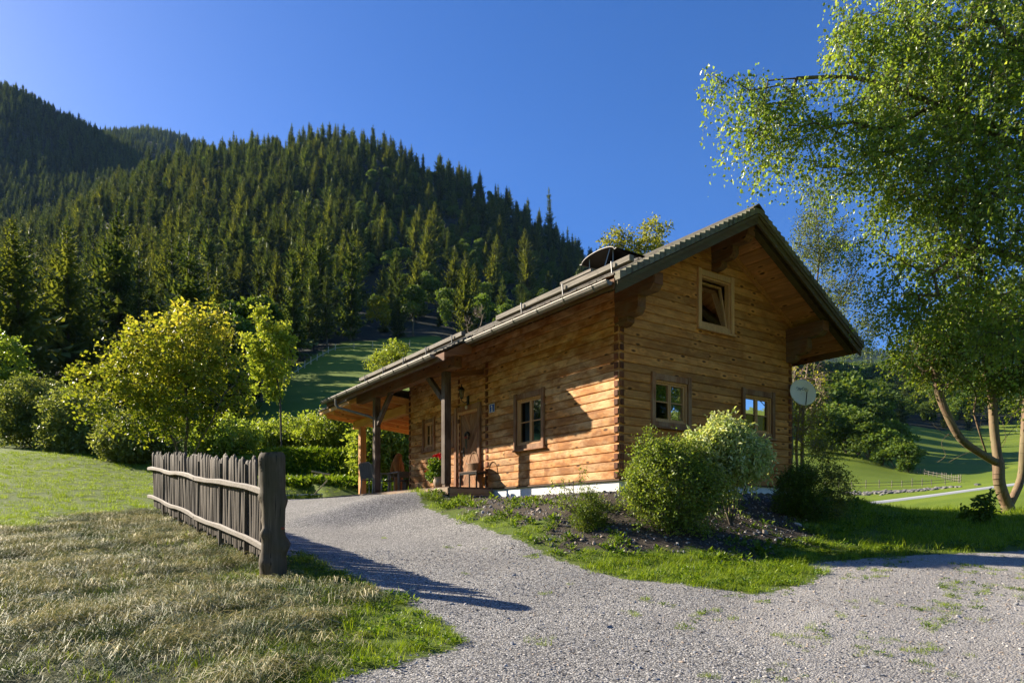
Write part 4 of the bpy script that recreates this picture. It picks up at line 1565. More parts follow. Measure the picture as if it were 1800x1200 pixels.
rf = random.Random(3)
npk = 80
for k in range(npk):
    d = .02 + k * FLEN / npk
    w = rf.uniform(.054, .068)
    h = rf.uniform(1.35, 1.46) + .03 * d / FLEN
    zb = rf.uniform(.12, .20) + .06 * d / FLEN
    lean = rf.gauss(0, .014); lean2 = rf.gauss(0, .012)
    base, top = fpt(d, 0, zb), fpt(d, 0, h)
    top = top + Vector((fdir[0], fdir[1], 0)) * lean + Vector((fnor[0], fnor[1], 0)) * lean2
    A_, N_ = Vector((fdir[0], fdir[1], 0)), Vector((fnor[0], fnor[1], 0))
    mb = MB()
    lv = []
    ph = rf.random() * 6
    for j in range(6):
        u = j / 5
        c = base.lerp(top, u) + A_ * .008 * math.sin(u * 5 + ph)
        ww = w * (1 + .10 * math.sin(u * 7 + ph * 2))
        th = .022 + .006 * math.sin(ph + u * 4)
        sk = rf.uniform(-.5, .5) if j == 5 else 0
        lv.append([c + A_ * a * ww + N_ * b * th + Vector((0, 0, sk * a * .05)) for a, b in ((-1, -.3), (-.5, -1), (.5, -1), (1, -.2), (.6, .7), (0, 1.0), (-.6, .6))])
    tc = sum(lv[-1], Vector()) / 7
    lv.append([tc + (p - tc) * .45 + Vector((0, 0, rf.uniform(.025, .05))) for p in lv[-1]])
    vs = [p for L in lv for p in L]
    fs = []
    for j in range(len(lv) - 1):
        for q in range(7):
            r2 = (q + 1) % 7
            fs.append((j * 7 + q, j * 7 + r2, j * 7 + 7 + r2, j * 7 + 7 + q))
    fs += [tuple(range(7)), tuple(range(len(vs) - 7, len(vs)))]
    mb.add(vs, fs)
    mb.build('picket', M['grey_z'], fence, True, tuple(f0))
for (za, zbb) in ((1.01, 1.08), (.33, .42)):
    for (d0, d1) in ((-.05, 4.35), (4.25, FLEN + .25)):
        pts = []
        nn = 9
        for j in range(nn + 1):
            u = j / nn
            d = d0 + (d1 - d0) * u
            z = za + (zbb - za) * d / FLEN + .035 * math.sin(u * math.pi) * (1 if d0 < 0 else 1.3) + (.03 * math.sin(u * 9) if d0 > 1 else 0)
            pts.append(fpt(d, .062, z))
        mb = MB()
        vs, fs = [], []
        for j, p in enumerate(pts):
            hh = .043 + .005 * math.sin(j * 1.7)
            for a, b in ((0, -.8), (.02, -1), (.045, -.6), (.045, .6), (.02, 1), (0, .8)):
                vs.append(p + Vector((fnor[0], fnor[1], 0)) * a + Vector((0, 0, b * hh)))
        for j in range(len(pts) - 1):
            for q in range(6):
                fs.append((j * 6 + q, j * 6 + (q + 1) % 6, j * 6 + 6 + (q + 1) % 6, j * 6 + 6 + q))
        fs += [tuple(range(6)), tuple(range(len(vs) - 6, len(vs)))]
        mb.add(vs, fs).build('rail', M['grey_x'], fence, False, tuple(f0))
for d in (1.15, 2.65, 4.3, 6.1, 8.0):
    a, b = fpt(d, .018, -.2), fpt(d, .012, 1.34)
    MB().tube([a, a.lerp(b, .5), b], [.042, .040, .034], 7).build('stake', M['grey_z'], fence, True, tuple(f0))
# the thick weathered gate post
gp = W(478, 1020, 8.02)
gp.z = gz(gp.x, gp.y)
post = empty('gate_post', gp)
tag(post, 'thick gnarled log post at the near end of the paling fence', 'post')
prof = [(.135, -.3), (.150, 0), (.147, .2), (.136, .32), (.142, .42), (.128, .6), (.126, .8), (.133, .95), (.140, 1.10), (.150, 1.2), (.146, 1.30), (.150, 1.42), (.146, 1.485), (.128, 1.50)]
rp_ = random.Random(8)
kn = [(rp_.uniform(0, 6.28), rp_.uniform(.1, 1.45), rp_.uniform(.12, .42)) for _ in range(12)]


def pw(a, z):
    w = 1 + .05 * math.sin(3 * a + z * 2.5) + .028 * math.sin(7 * a - z * 4) + .02 * math.sin(13 * a + 2 * math.sin(z * 5)) + .03 * math.sin(z * 9)
    for ka, kz, ks in kn:
        dd = ((math.cos(a - ka) - 1) * 3) + -((z - kz) / .07) ** 2
        w += ks * math.exp(dd * 2)
    return w


mb = MB().lathe([(r_ * 1.0, z) for z_i, (r_, z) in enumerate([(np.interp(z, [p[1] for p in prof], [p[0] for p in prof]), z) for z in np.linspace(-.3, 1.50, 40)])], 26, (0, 0, 0), 0, pw)
mb.v = [(x + .02 * math.sin(z * 2), y, z + (x * .08 if z > 1.35 else 0)) for x, y, z in mb.v]
mb.build('trunk', M['grey_post'], post, True)
MB().tube([(.12, -.05, .62), (.165, -.055, .62)], .014, 8).build('bolt', M['rust'], post)


# ================================================================== small things by the house
def tobj(name, t, s, z, label, cat, group=None):
    o = lobj(name, (t, s, z))
    return tag(o, label, cat, group)


# wall lantern with sensor
L_ = tobj('wall_lantern', -.03, 5.42, 3.00, 'black carriage lantern on a bracket above the chalet door', 'lantern')
MB().box(-.012, .012, -.05, .05, -.10, .12, bev=.006).build('back_plate', M['black'], L_)
MB().tube([(-.01, 0, -.02), (-.10, 0, -.06), (-.18, 0, -.02), (-.18, 0, .04)], .011, 6).build('arm', M['black'], L_, True)
MB().lathe([(.02, .03), (.045, .05), (.048, .06)], 6, (-.18, 0, 0)).build('lantern_base', M['black'], L_)
MB().lathe([(.042, .062), (.068, .235)], 6, (-.18, 0, 0)).build('lantern_glass', M['glass'], L_)
mb = MB()
for k in range(6):
    a = math.pi * 2 * k / 6
    mb.tube([(-.18 + .045 * math.cos(a), .045 * math.sin(a), .06), (-.18 + .071 * math.cos(a), .071 * math.sin(a), .237)], .005, 4)
mb.build('lantern_bars', M['black'], L_)
MB().lathe([(.085, .238), (.088, .25), (.045, .31), (.02, .33), (.012, .36), (.018, .375), (.004, .40)], 6, (-.18, 0, 0)).build('lantern_roof', M['black'], L_)
MB().box(-.07, -.013, -.035, .035, -.21, -.13, bev=.01).build('motion_sensor', M['plastic'], L_)

# house number
L_ = tobj('house_number_sign', -.03, 4.295, 2.66, 'small blue enamel house number sign beside the door', 'sign')
MB().box(-.006, 0, -.115, .115, -.10, .10, bev=.002).build('plate', M['enamel'], L_)
mb = MB()
for q in ((-.115, .115, -.10, -.088), (-.115, .115, .088, .10), (-.115, -.103, -.087, .087), (.103, .115, -.087, .087)):
    mb.box(-.009, -.0062, *q)
mb.build('border', M['white'], L_)
mb = MB().box(-.009, -.0062, -.013, .013, -.055, .065).box(-.0092, -.0064, -.042, .042, -.070, -.0555)
mb.prism([(-.0062, .013, .065), (-.0062, .013, .045), (-.0062, .045, .025), (-.0062, .045, .042)], (0, 0, 0), (-.0025, 0, 0))
mb.build('digit', M['white'], L_)

# satellite dish on the right gable corner
dl = tobj('satellite_dish', 5.30, -.12, 2.86, 'grey satellite dish with blue lettering at the right corner of the gable', 'satellite dish')
MD = Matrix.Translation((-.02, -.18, 0)) @ Matrix.Rotation(math.radians(-30), 4, 'Z') @ Matrix.Rotation(math.radians(90 - 14), 4, 'X')
vs, fs = [], []
nr_, ns_ = 7, 32
for i in range(nr_ + 1):
    r_ = .315 * i / nr_
    for k in range(ns_):
        a = 2 * math.pi * k / ns_
        vs.append(MD @ Vector((r_ * math.cos(a) * .95, r_ * math.sin(a), .55 * r_ * r_)))
for i in range(nr_):
    for k in range(ns_):
        j = (k + 1) % ns_
        fs.append((i * ns_ + k, i * ns_ + j, (i + 1) * ns_ + j, (i + 1) * ns_ + k))
me = bpy.data.meshes.new('reflector'); me.from_pydata([tuple(v) for v in vs], [], fs); me.materials.append(M['dish'])
me.polygons.foreach_set('use_smooth', [True] * len(me.polygons))
ro = link(bpy.data.objects.new('reflector', me), dl)
so = ro.modifiers.new('thickness', 'SOLIDIFY'); so.thickness = .006
arm0, arm1 = MD @ Vector((.03, -.30, .05)), MD @ Vector((-.06, -.10, .33))
MB().tube([arm0, arm1], .010, 6).build('feed_arm', M['black'], dl)
MB().tube([MD @ Vector((-.062, -.09, .345)), MD @ Vector((-.045, -.055, .27))], .030, 10).build('receiver', M['plastic'], dl, True)
MB().tube([(.0, .12, 0), (.0, -.06, 0), (-.02, -.14, -.02)], .018, 8).tube([(.0, .12, -.12), (.0, -.10, -.02)], .010, 6).build('bracket', M['steel'], dl, True)
fc = bpy.data.curves.new('lettering', 'FONT')
fc.body = 'CityCom'; fc.size = .085; fc.align_x = 'CENTER'; fc.extrude = .0005; fc.shear = .2; fc.offset = .0022
fc.materials.append(M['blueprint'])
tmp = bpy.data.objects.new('lettering_curve', fc)
COL.objects.link(tmp)
bpy.context.view_layer.update()
tm = bpy.data.meshes.new_from_object(tmp.evaluated_get(bpy.context.evaluated_depsgraph_get()))
bpy.data.objects.remove(tmp)
fo = link(bpy.data.objects.new('lettering', tm), dl)
fo.matrix_local = MD @ Matrix.Translation((.01, .075, .016)) @ Matrix.Rotation(math.radians(10), 4, 'X')

# wreath hanging on the door
L_ = tobj('door_wreath', -.045, 5.40, 2.10, 'dark horseshoe wreath with hanging ribbon on the chalet door', 'wreath')
pts = [(-.02, .095 * math.sin(a), .10 * math.cos(a)) for a in np.linspace(-2.5, 2.5, 15)]
MB().tube(pts, [.012 + .022 * math.sin(math.pi * i / 14) for i in range(15)], 7).build('ring', M['black'], L_, True)
MB().prism([(-.045, -.02, -.06), (-.045, .045, -.06), (-.03, .03, -.30), (-.03, -.015, -.31)], (0, 0, 0), (.008, 0, 0)).prism([(-.05, .01, -.06), (-.05, .06, -.05), (-.03, .075, -.24), (-.03, .05, -.25)], (0, 0, 0), (.006, 0, 0)).build('ribbon', M['black'], L_)
MB().lathe([(.005, -.03), (.035, -.015), (.04, .01), (.012, .03)], 8, (-.05, .02, -.02)).build('flower', M['rust'], L_, True)

# bench with hoop basket
B_ = tobj('bench', -.27, 4.78, .782, 'low dark metal bench with slim plank top in front of the door', 'bench')
MB().box(-.15, .15, -.42, .42, .37, .40, bev=.006).build('seat', M['darkwood_x'], B_)
for s in (-.38, .38):
    for t in (-.13, .13):
        MB().box(t - .014, t + .014, s - .016, s + .016, 0, .369).build('leg', M['black'], B_)
for t in (-.13, .13):
    MB().box(t - .01, t + .01, -.36, .36, .33, .368).build('stretcher', M['black'], B_)
K_ = tobj('wicker_basket', -.27, 4.72, 1.183, 'brown wicker basket with a hooped handle on the bench', 'basket')
mb = MB()
for j in range(9):
    z = .01 + j * .021
    r_ = .14 + j * .005
    mb.tube([(r_ * .75 * math.cos(a), r_ * 1.2 * math.sin(a), z + .004 * math.sin(a * 9 + j * 3.14)) for a in np.linspace(0, 2 * math.pi, 19)], .012, 5)
mb.build('basket_body', M['wicker'], K_, True)
MB().lathe([(.10, 0), (.11, .01)], 14).build('basket_floor', M['wicker'], K_)
MB().tube([(0, .21 * math.cos(a), .17 + .30 * math.sin(a)) for a in np.linspace(0, math.pi, 13)], .012, 6).build('handle', M['wicker'], K_, True)
mb = MB()
rr_ = random.Random(2)
for j in range(10):
    mb.tube([(rr_.uniform(-.06, .06), rr_.uniform(-.1, .1), .05), (rr_.uniform(-.08, .08), rr_.uniform(.05, .35), rr_.uniform(.1, .24))], .008, 4)
tag(mb.build('dried_stems', M['pale'], K_), kind='stuff')


# chairs, table, second bench on the terrace
def chair(name, t, s, rz, label):
    o = tobj(name, t, s, .782, label, 'chair', 'grey garden chairs on the terrace')
    o.rotation_euler.z += rz
    for x in (-.22, .22):
        MB().tube([(x, .20, 0), (x * .95, .17, .44)], .013, 6).build('leg', M['steel'], o, True)
        MB().tube([(x, -.24, 0), (x * .95, -.18, .44)], .013, 6).build('leg', M['steel'], o, True)
        MB().tube([(x * .95, -.20, .43), (x, -.22, .66), (x, .16, .66), (x * .95, .18, .44)], .012, 6).build('armrest', M['steel'], o, True)
    MB().box(-.21, .21, -.2, .2, .425, .45, bev=.008).build('seat', M['mesh_fabric'], o)
    mb = MB()
    for j in range(6):
        a = -.20 + j * .08
        for q in range(1): mb.prism([(a, -.20, .46), (a + .078, -.20, .46), (a + .074, -.30, .92 - .35 * abs(a + .04) ** 1.6), (a + .004, -.30, .92 - .35 * abs(a + .04) ** 1.6)], (0, 0, 0), (0, -.012, 0))
    mb.build('backrest', M['mesh_fabric'], o)
    MB().tube([(-.22, -.20, .45), (-.215, -.30, .88), (-.15, -.315, .93), (.15, -.315, .93), (.215, -.30, .88), (.22, -.20, .45)], .013, 6).build('back_frame', M['steel'], o, True)
    return o


chair('garden_chair', -.75, 9.85, math.radians(-60), 'grey garden chair left of the dark terrace post')
chair('garden_chair', -.12, 10.15, math.radians(-100), 'grey garden chair right of the dark terrace post, drawn up to the table')
T_ = tobj('terrace_table', .95, 10.35, .782, 'grey terrace table beside the chairs under the larch canopy', 'table')
for j in range(7):
    a = -.42 + j * .122
    MB().box(-.80, .80, a, a + .116, .70, .735, bev=.004).build('slat', M['tabletop'], T_)
for x in (-.74, .74):
    for y in (-.37, .37):
        MB().box(x - .03, x + .03, y - .03, y + .03, 0, .698).build('leg', M['tabletop'], T_)
MB().box(-.7, .7, -.36, -.33, .60, .697).box(-.7, .7, .33, .36, .60, .697).build('apron', M['tabletop'], T_)
T_ = tobj('terrace_bench', .62, 9.35, .782, 'dark wooden bench in front of the terrace table by the corner of the chalet', 'bench')
MB().box(-.6, .6, -.17, .17, .40, .44, bev=.006).build('seat', M['darkwood_x'], T_)
for x in (-.5, .5):
    MB().box(x - .03, x + .03, -.14, .14, 0, .398).build('leg', M['darkwood_x'], T_)
# carved wooden bird
K_ = tobj('carved_bird', .78, 11.25, .782, 'orange carved wooden bird sculpture on a stump behind the table', 'sculpture')
MB().lathe([(.17, 0), (.16, .3), (.15, .62), (.13, .66)], 12).build('stump', M['carving'], K_, True)
mb = MB().tube([(0, 0, .60), (0, .02, .78), (-.02, .02, .98), (-.03, 0, 1.14), (-.02, -.03, 1.27), (0, -.05, 1.36), (0, -.05, 1.42)], [.10, .17, .19, .17, .12, .105, .04], 12)
mb.tube([(0, -.12, 1.34), (0, -.20, 1.32), (0, -.23, 1.26)], [.045, .03, .006], 7)
mb.tube([(.15, .02, 1.12), (.18, .06, .85), (.12, .10, .55)], [.05, .07, .02], 7).tube([(-.17, .02, 1.12), (-.2, .06, .85), (-.14, .10, .55)], [.05, .07, .02], 7)
mb.build('bird', M['carving'], K_, True)

# seesaw on the lawn
sp = W(520, 862, 25.0); sp.z = gz(sp.x, sp.y)
S_ = empty('seesaw', sp, math.radians(14))
tag(S_, 'pale wooden seesaw with cross handle on the lawn behind the gate post', 'seesaw')
MB().tube([(-1.9, 0, .18), (.95, 0, .30)], .035, 8).build('beam', M['steel'], S_, True)
MB().bar((.62, 0, .28), (1.12, 0, .82), .10, .045, 0, .006).build('seat_board', M['pale'], S_)
MB().tube([(1.10, 0, .80), (.96, 0, 1.08)], .016, 6).build('handle_stem', M['pale'], S_, True)
MB().bar((.56, -.0, 1.15), (1.22, .0, 1.04), .05, .06, 0, .01).build('cross_handle', M['pale'], S_)
MB().tube([(.8, .0, .30), (1.15, .1, .05)], .03, 6).tube([(-.6, -.15, -.05), (-.6, 0, .24), (-.6, .15, -.05)], .03, 6).build('support', M['steel'], S_, True)

# boulders on the bank
for px, py, Y_, r_ in ((552, 792, 33.2, .30), (617, 795, 33.0, .36)):
    p = W(px, py, Y_); p.z = gz(p.x, p.y)
    vs, fs = [], []
    q = empty('boulder', p)
    tag(q, 'flat grey boulder on the grassy bank ' + ('nearer the gate post' if px < 600 else 'nearer the larch post'), 'boulder', 'boulders on the grassy bank')
    mb = MB().lathe([(.3 * r_, -.2), (1.2 * r_, -.1), (1.4 * r_, .06), (1.1 * r_, .18), (.5 * r_, .24)], 11, (0, 0, 0), 0, lambda a, z: 1 + .18 * math.sin(2 * a + 3 * z) + .1 * math.sin(5 * a + z * 9))
    mb.build('stone', M['stone'], q, True)


# ================================================================== woody plants
def frustums(P0, P1, R0, R1, n):
    """many tapered cylinders at once"""
    d = P1 - P0
    L = np.linalg.norm(d, axis=1, keepdims=True) + 1e-9
    d = d / L
    ref = np.where(np.abs(d[:, 2:3]) < .9, np.array([[0, 0, 1.0]]), np.array([[1.0, 0, 0]]))
    x = np.cross(d, ref); x /= np.linalg.norm(x, axis=1, keepdims=True)
    y = np.cross(d, x)
    a = np.arange(n) * 2 * math.pi / n
    ca, sa = np.cos(a)[None, :, None], np.sin(a)[None, :, None]
    ring = x[:, None, :] * ca + y[:, None, :] * sa
    V0 = P0[:, None, :] + ring * R0[:, None, None]
    V1 = P1[:, None, :] + ring * R1[:, None, None]
    V_ = np.concatenate([V0, V1], 1).reshape(-1, 3)
    m = len(P0)
    b = (np.arange(m) * 2 * n)[:, None, None]
    k = np.arange(n)
    q = np.stack([k, (k + 1) % n, n + (k + 1) % n, n + k], 1)[None]
    return V_, (b + q).reshape(-1, 4)


def smooth_line(p):
    """rounds the corners of a polyline"""
    if len(p) < 3: return p
    out = [p[0]]
    for i in range(len(p) - 1):
        a, b_, c_, d_ = p[max(i - 1, 0)], p[i], p[i + 1], p[min(i + 2, len(p) - 1)]
        for u in (.25, .5, .75, 1.0):
            out.append(.5 * (2 * b_ + (c_ - a) * u + (2 * a - 5 * b_ + 4 * c_ - d_) * u * u + (-a + 3 * b_ - 3 * c_ + d_) * u ** 3))
    return out


def plant(name, label, cat, root, trunks, blobs, ncl, twigs, tw_len, per_twig, leaf, mat, bark, droop=.2, r0=.004, seed=1, group=None, shell=.35, aspect=.62,
          toneh=0.0, tone0=.0, wander=.12, spread=.05, flat=.5, up=.0, rmax=None, twig_r=.0022, join_pen=.35):
    """trunks: polylines of world points; blobs: (cx, cy, cz, rx, ry, rz, weight). Branches grow from the trunks to points spread
    through the blobs, twigs fan out there and carry the leaves."""
    r = np.random.default_rng(seed)
    root = np.array(root, float)
    node, par = [], []
    for tr in trunks:
        tr = smooth_line([np.array(p, float) for p in tr])
        prev = -1
        if node:      # join a further stem to the nearest node
            dd = np.linalg.norm(np.array(node) - tr[0], axis=1)
            prev = int(np.argmin(dd))
        for i, p in enumerate(tr):
            if i == 0 and prev >= 0 and np.linalg.norm(node[prev] - p) < .05: continue
            if node and prev >= 0:
                a = node[prev]; L = np.linalg.norm(p - a); nseg = max(1, int(L / .45))
                for q in range(1, nseg + 1):
                    node.append(a + (p - a) * q / nseg + (r.normal(size=3) * .02 * L / nseg if q < nseg else 0)); par.append(prev); prev = len(node) - 1
            else:
                node.append(p); par.append(prev); prev = len(node) - 1
    B = np.array([b[:6] for b in blobs], float)
    wt = np.array([(b[6] if len(b) > 6 else 1.0) * b[3] * b[5] for b in blobs]); wt /= wt.sum()
    pk = r.choice(len(B), ncl, p=wt)
    dd = r.normal(size=(ncl, 3)); dd /= np.linalg.norm(dd, axis=1, keepdims=True)
    rad = (shell + (1 - shell) * r.random(ncl)) ** .6
    Cc = B[pk, :3] + dd * rad[:, None] * B[pk, 3:6]
    cen = (B[:, :3] * wt[:, None]).sum(0)
    tn = np.array(node)
    order = np.argsort([np.min(np.linalg.norm(tn - c, axis=1)) for c in Cc])
    ends = []
    depth = [0.0] * len(node)
    for i in range(1, len(node)):
        depth[i] = (depth[par[i]] + np.linalg.norm(node[i] - node[par[i]])) if par[i] >= 0 else 0.0
    for ci in order:
        c = Cc[ci]
        nd = np.array(node)
        dist = np.linalg.norm(nd - c, axis=1)
        cost = dist + join_pen * .3 * np.array(depth) + np.where(nd[:, 2] > c[2] + .15 * dist + .1, .6 * dist, 0)
        k = int(np.argmin(cost))
        a = node[k]; L = dist[k]
        nseg = max(1, min(4, int(L / .35)))
        prev = k
        for q in range(1, nseg + 1):
            u = q / nseg
            p = a + (c - a) * u + np.array([0, 0, L * .14 * math.sin(math.pi * u)]) + (r.normal(size=3) * wander * L / nseg if q < nseg else 0)
            node.append(p); par.append(prev); depth.append(depth[prev] + L / nseg); prev = len(node) - 1
        ends.append((prev, ci))
    N_ = len(node)
    nd = np.array(node); pr = np.array(par)
    acc = np.zeros(N_)
    e = 2.35
    for k, _ in ends: acc[k] += r0 ** e
    for i in range(N_ - 1, 0, -1):
        if pr[i] >= 0: acc[pr[i]] += acc[i] if acc[i] > 0 else (r0 * .6) ** e
        if acc[i] == 0: acc[i] = (r0 * .6) ** e
    rd = acc ** (1 / e)
    if rmax is not None: rd = rd * min(1.0, rmax / rd.max()) if rd.max() > rmax else rd * (rmax / rd.max()) ** .5
    seg = np.where(pr >= 0)[0]
    P0, P1 = nd[pr[seg]] - root, nd[seg] - root
    rp0, rp1 = np.minimum(rd[pr[seg]], rd[seg] * 1.35), rd[seg]
    big = rp1 > .02
    Vs, Fs, off = [], [], 0
    for msk, n in ((big, 8), (~big, 4)):
        if msk.any():
            v_, f_ = frustums(P0[msk], P1[msk], rp0[msk], rp1[msk], n)
            Vs.append(v_); Fs.append(f_ + off); off += len(v_)
    # twigs
    ek = np.array([k for k, _ in ends]); ec = np.array([c for _, c in ends])
    base = np.repeat(nd[ek], twigs, axis=0)
    outd = nd[ek] - B[pk[ec], :3]; outd /= (np.linalg.norm(outd, axis=1, keepdims=True) + .2)
    td = np.repeat(outd, twigs, axis=0) * .6 + r.normal(size=(len(base), 3)) * .75
    td[:, 2] += up
    td /= np.linalg.norm(td, axis=1, keepdims=True)
    tl = tw_len * (.5 + .9 * r.random(len(base)))
    ns = 4

    def tw_pt(u):
        p = base + td * (tl * (u * (1 - .45 * droop * u)))[:, None]
        p[:, 2] -= droop * tl * u * u * 1.15
        return p
    pts = [tw_pt(np.full(len(base), q / ns)) for q in range(ns + 1)]
    for q in range(ns):
        v_, f_ = frustums(pts[q] - root, pts[q + 1] - root, np.full(len(base), twig_r * (1 - .2 * q)), np.full(len(base), twig_r * (1 - .2 * (q + 1))), 3)
        Vs.append(v_); Fs.append(f_ + off); off += len(v_)
    wmesh = np_mesh(name + '_branches', np.concatenate(Vs), np.concatenate(Fs), bark, smooth=True)
    # leaves
    nl = len(base) * per_twig
    ti = np.repeat(np.arange(len(base)), per_twig)
    u = (.12 + .95 * r.random(nl))
    pos = base[ti] + td[ti] * (tl[ti] * (u * (1 - .45 * droop * u)))[:, None]
    pos[:, 2] -= droop * tl[ti] * u * u * 1.15
    pos += r.normal(size=(nl, 3)) * spread
    ax = td[ti] * .5 + r.normal(size=(nl, 3)) * .8
    ax[:, 2] -= droop * 1.1
    nrm = r.normal(size=(nl, 3)) * (1 - flat) + np.array([0, 0, flat])
    L = leaf * (.6 + .7 * r.random(nl))
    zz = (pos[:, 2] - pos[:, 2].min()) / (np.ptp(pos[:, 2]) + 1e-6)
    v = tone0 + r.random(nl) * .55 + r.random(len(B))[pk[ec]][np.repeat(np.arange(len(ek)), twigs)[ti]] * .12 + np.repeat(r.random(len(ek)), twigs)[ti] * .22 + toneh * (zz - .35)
    lm = leaf_mesh(name + '_leaves', pos - root, ax, nrm, L, L * aspect, mat, v)
    o = empty(name, tuple(root))
    tag(o, label, cat, group)
    link(bpy.data.objects.new('branches' if cat != 'tree' else 'trunk', wmesh), o)
    link(bpy.data.objects.new('leaves' if cat != 'tree' else 'crown', lm), o)
    return o


def bl(px, py, Y, rx, ry, w=1.0, dz=None):
    c = W(px, py, Y)
    rX, rZ = rx / FPX * Y, ry / FPX * Y
    return (c.x, c.y, c.z, rX, (dz if dz is not None else (rX + rZ) * .5), rZ, w)


def root_at(px, Y, dz=0.0):
    x = (px - 900) / FPX * Y
    return (x, Y, gz(x, Y) + dz)


def ln(root, pts):
    return [root] + [tuple(W(*p)) for p in pts]


# golden maple behind the fence
r_ = root_at(328, 24)
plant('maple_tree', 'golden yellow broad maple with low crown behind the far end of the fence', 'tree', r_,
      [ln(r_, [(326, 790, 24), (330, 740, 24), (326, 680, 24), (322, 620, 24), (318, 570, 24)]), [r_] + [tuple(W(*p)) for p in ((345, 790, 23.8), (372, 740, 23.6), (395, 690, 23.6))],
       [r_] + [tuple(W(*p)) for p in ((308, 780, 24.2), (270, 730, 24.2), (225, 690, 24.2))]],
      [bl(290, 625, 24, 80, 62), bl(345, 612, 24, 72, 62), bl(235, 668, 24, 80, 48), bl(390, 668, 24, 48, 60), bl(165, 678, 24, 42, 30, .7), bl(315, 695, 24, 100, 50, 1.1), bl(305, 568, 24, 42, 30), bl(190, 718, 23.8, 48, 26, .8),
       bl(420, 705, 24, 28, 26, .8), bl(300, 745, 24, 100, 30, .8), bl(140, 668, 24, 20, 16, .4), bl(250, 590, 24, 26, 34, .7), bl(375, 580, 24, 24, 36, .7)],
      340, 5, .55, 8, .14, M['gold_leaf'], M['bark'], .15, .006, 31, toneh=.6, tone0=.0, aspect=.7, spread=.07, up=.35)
# young lime coloured tree on the bank
r_ = root_at(495, 33)
plant('young_tree', 'slim young lime green tree with a bare stem standing on the grassy bank', 'tree', r_,
      [ln(r_, [(494, 760, 33), (492, 700, 33), (484, 650, 33), (476, 600, 33), (468, 555, 33)])],
      [bl(470, 605, 33, 26, 33), bl(482, 652, 33, 30, 22), bl(450, 640, 33, 14, 28), bl(506, 612, 33, 12, 16), bl(462, 560, 33, 8, 14), bl(500, 582, 33, 10, 10), bl(478, 694, 33, 18, 10), bl(445, 692, 33, 8, 16, .6), bl(438, 602, 33, 8, 10, .6)],
      130, 5, .36, 8, .16, M['lime_leaf'], M['bark'], .1, .006, 32, toneh=.3, tone0=.1, aspect=.75, spread=.07, up=.3)
# bushes along the far side of the lawn
bush_specs = [
    ('round light green bush at the left edge of the lawn', 60, 38, [bl(60, 705, 38, 55, 38), bl(30, 740, 38, 45, 40), bl(85, 745, 38, 50, 35)], 'willow_leaf', 260, .16, 0, .2),
    ('pale olive bush in front of the round one left of the golden maple', 140, 36, [bl(140, 725, 36, 60, 36), bl(120, 765, 36, 50, 30), bl(175, 760, 36, 45, 35)], 'willow_leaf', 260, .15, 0, .32),
    ('tall dark leafy tree at the left edge of the picture', 0, 44, [bl(0, 640, 44, 38, 50), bl(-30, 700, 44, 60, 60), bl(20, 690, 44, 25, 50)], 'bush_leaf', 240, .2, 0, .2),
    ('silvery willow bush under the golden maple', 235, 33, [bl(235, 765, 33, 55, 34), bl(265, 778, 33, 45, 28), bl(215, 785, 33, 40, 20)], 'willow_leaf', 260, .14, 0, .4),
    ('dark bush at the foot of the golden maple on its right side', 395, 33, [bl(395, 770, 33, 50, 28), bl(370, 785, 33, 40, 20)], 'bush_leaf', 220, .14, 0, .25),
    ('wide leafy bush behind the grassy bank below the lime green tree', 515, 36, [bl(515, 765, 36, 62, 30), bl(560, 770, 36, 60, 28), bl(470, 775, 36, 40, 24)], 'bush_leaf', 300, .15, 0, .4),
    ('bright leafy shrub with upright shoots behind the grassy bank', 590, 34, [bl(595, 762, 34, 50, 26), bl(625, 770, 34, 40, 30), bl(545, 750, 34, 16, 22)], 'lime_leaf', 200, .14, 0, -.05),
    ('large leaved hazel bush behind the terrace posts', 680, 30, [bl(680, 770, 30, 50, 40), bl(710, 800, 30, 40, 36), bl(655, 800, 30, 30, 30)], 'bush_leaf', 280, .16, 0, .4),
]
for k, (lab, px, Y_, bls, mt, ncl, lf, toneh, t0) in enumerate(bush_specs):
    r_ = root_at(px, Y_, -.1)
    plant('bush', lab, 'bush', r_, [[r_, (r_[0], r_[1], r_[2] + .6)], [r_, (r_[0] + .6, r_[1], r_[2] + .7)], [r_, (r_[0] - .6, r_[1], r_[2] + .7)]], bls, ncl, 5, .6, 9, lf * 1.25, M[mt], M['bark'], .1, .006, 40 + k, None, .5, .5, toneh, t0, spread=.08)

# birch: trunk to the right of the picture, crown hanging into it
r_ = root_at(2150, 12.5)
BY = 12.3
birch_blobs = [bl(1700, 110, BY, 170, 150, 1.1), bl(1590, 60, BY + .4, 120, 95), bl(1750, 300, 11.8, 120, 170, 1.2), bl(1640, 330, BY, 100, 130, 1.1), bl(1700, 480, 12.4, 115, 110, 1.1), bl(1560, 180, BY, 85, 75),
               bl(1490, 50, BY + .3, 42, 60), bl(1550, 290, BY, 75, 70), bl(1345, 170, 12.6, 80, 38, .9), bl(1405, 225, 12.6, 70, 45), bl(1330, 235, 12.6, 48, 40, .7), bl(1262, 140, 12.6, 26, 34, .8),
               bl(1375, 275, 12.6, 26, 26, .4), bl(1480, 245, 12.3, 70, 60), bl(1440, 150, 12.5, 50, 35, .6), bl(1560, 430, 12.5, 60, 60, .5), bl(1600, 540, 12.7, 60, 60, .7), bl(1760, 580, 12.2, 70, 70), bl(1900, 200, 12, 130, 220, .9), bl(1930, 480, 12, 110, 160, .8),
               bl(1640, -60, 12.5, 170, 80, .6), bl(1850, 30, 12.5, 120, 120, .8)]
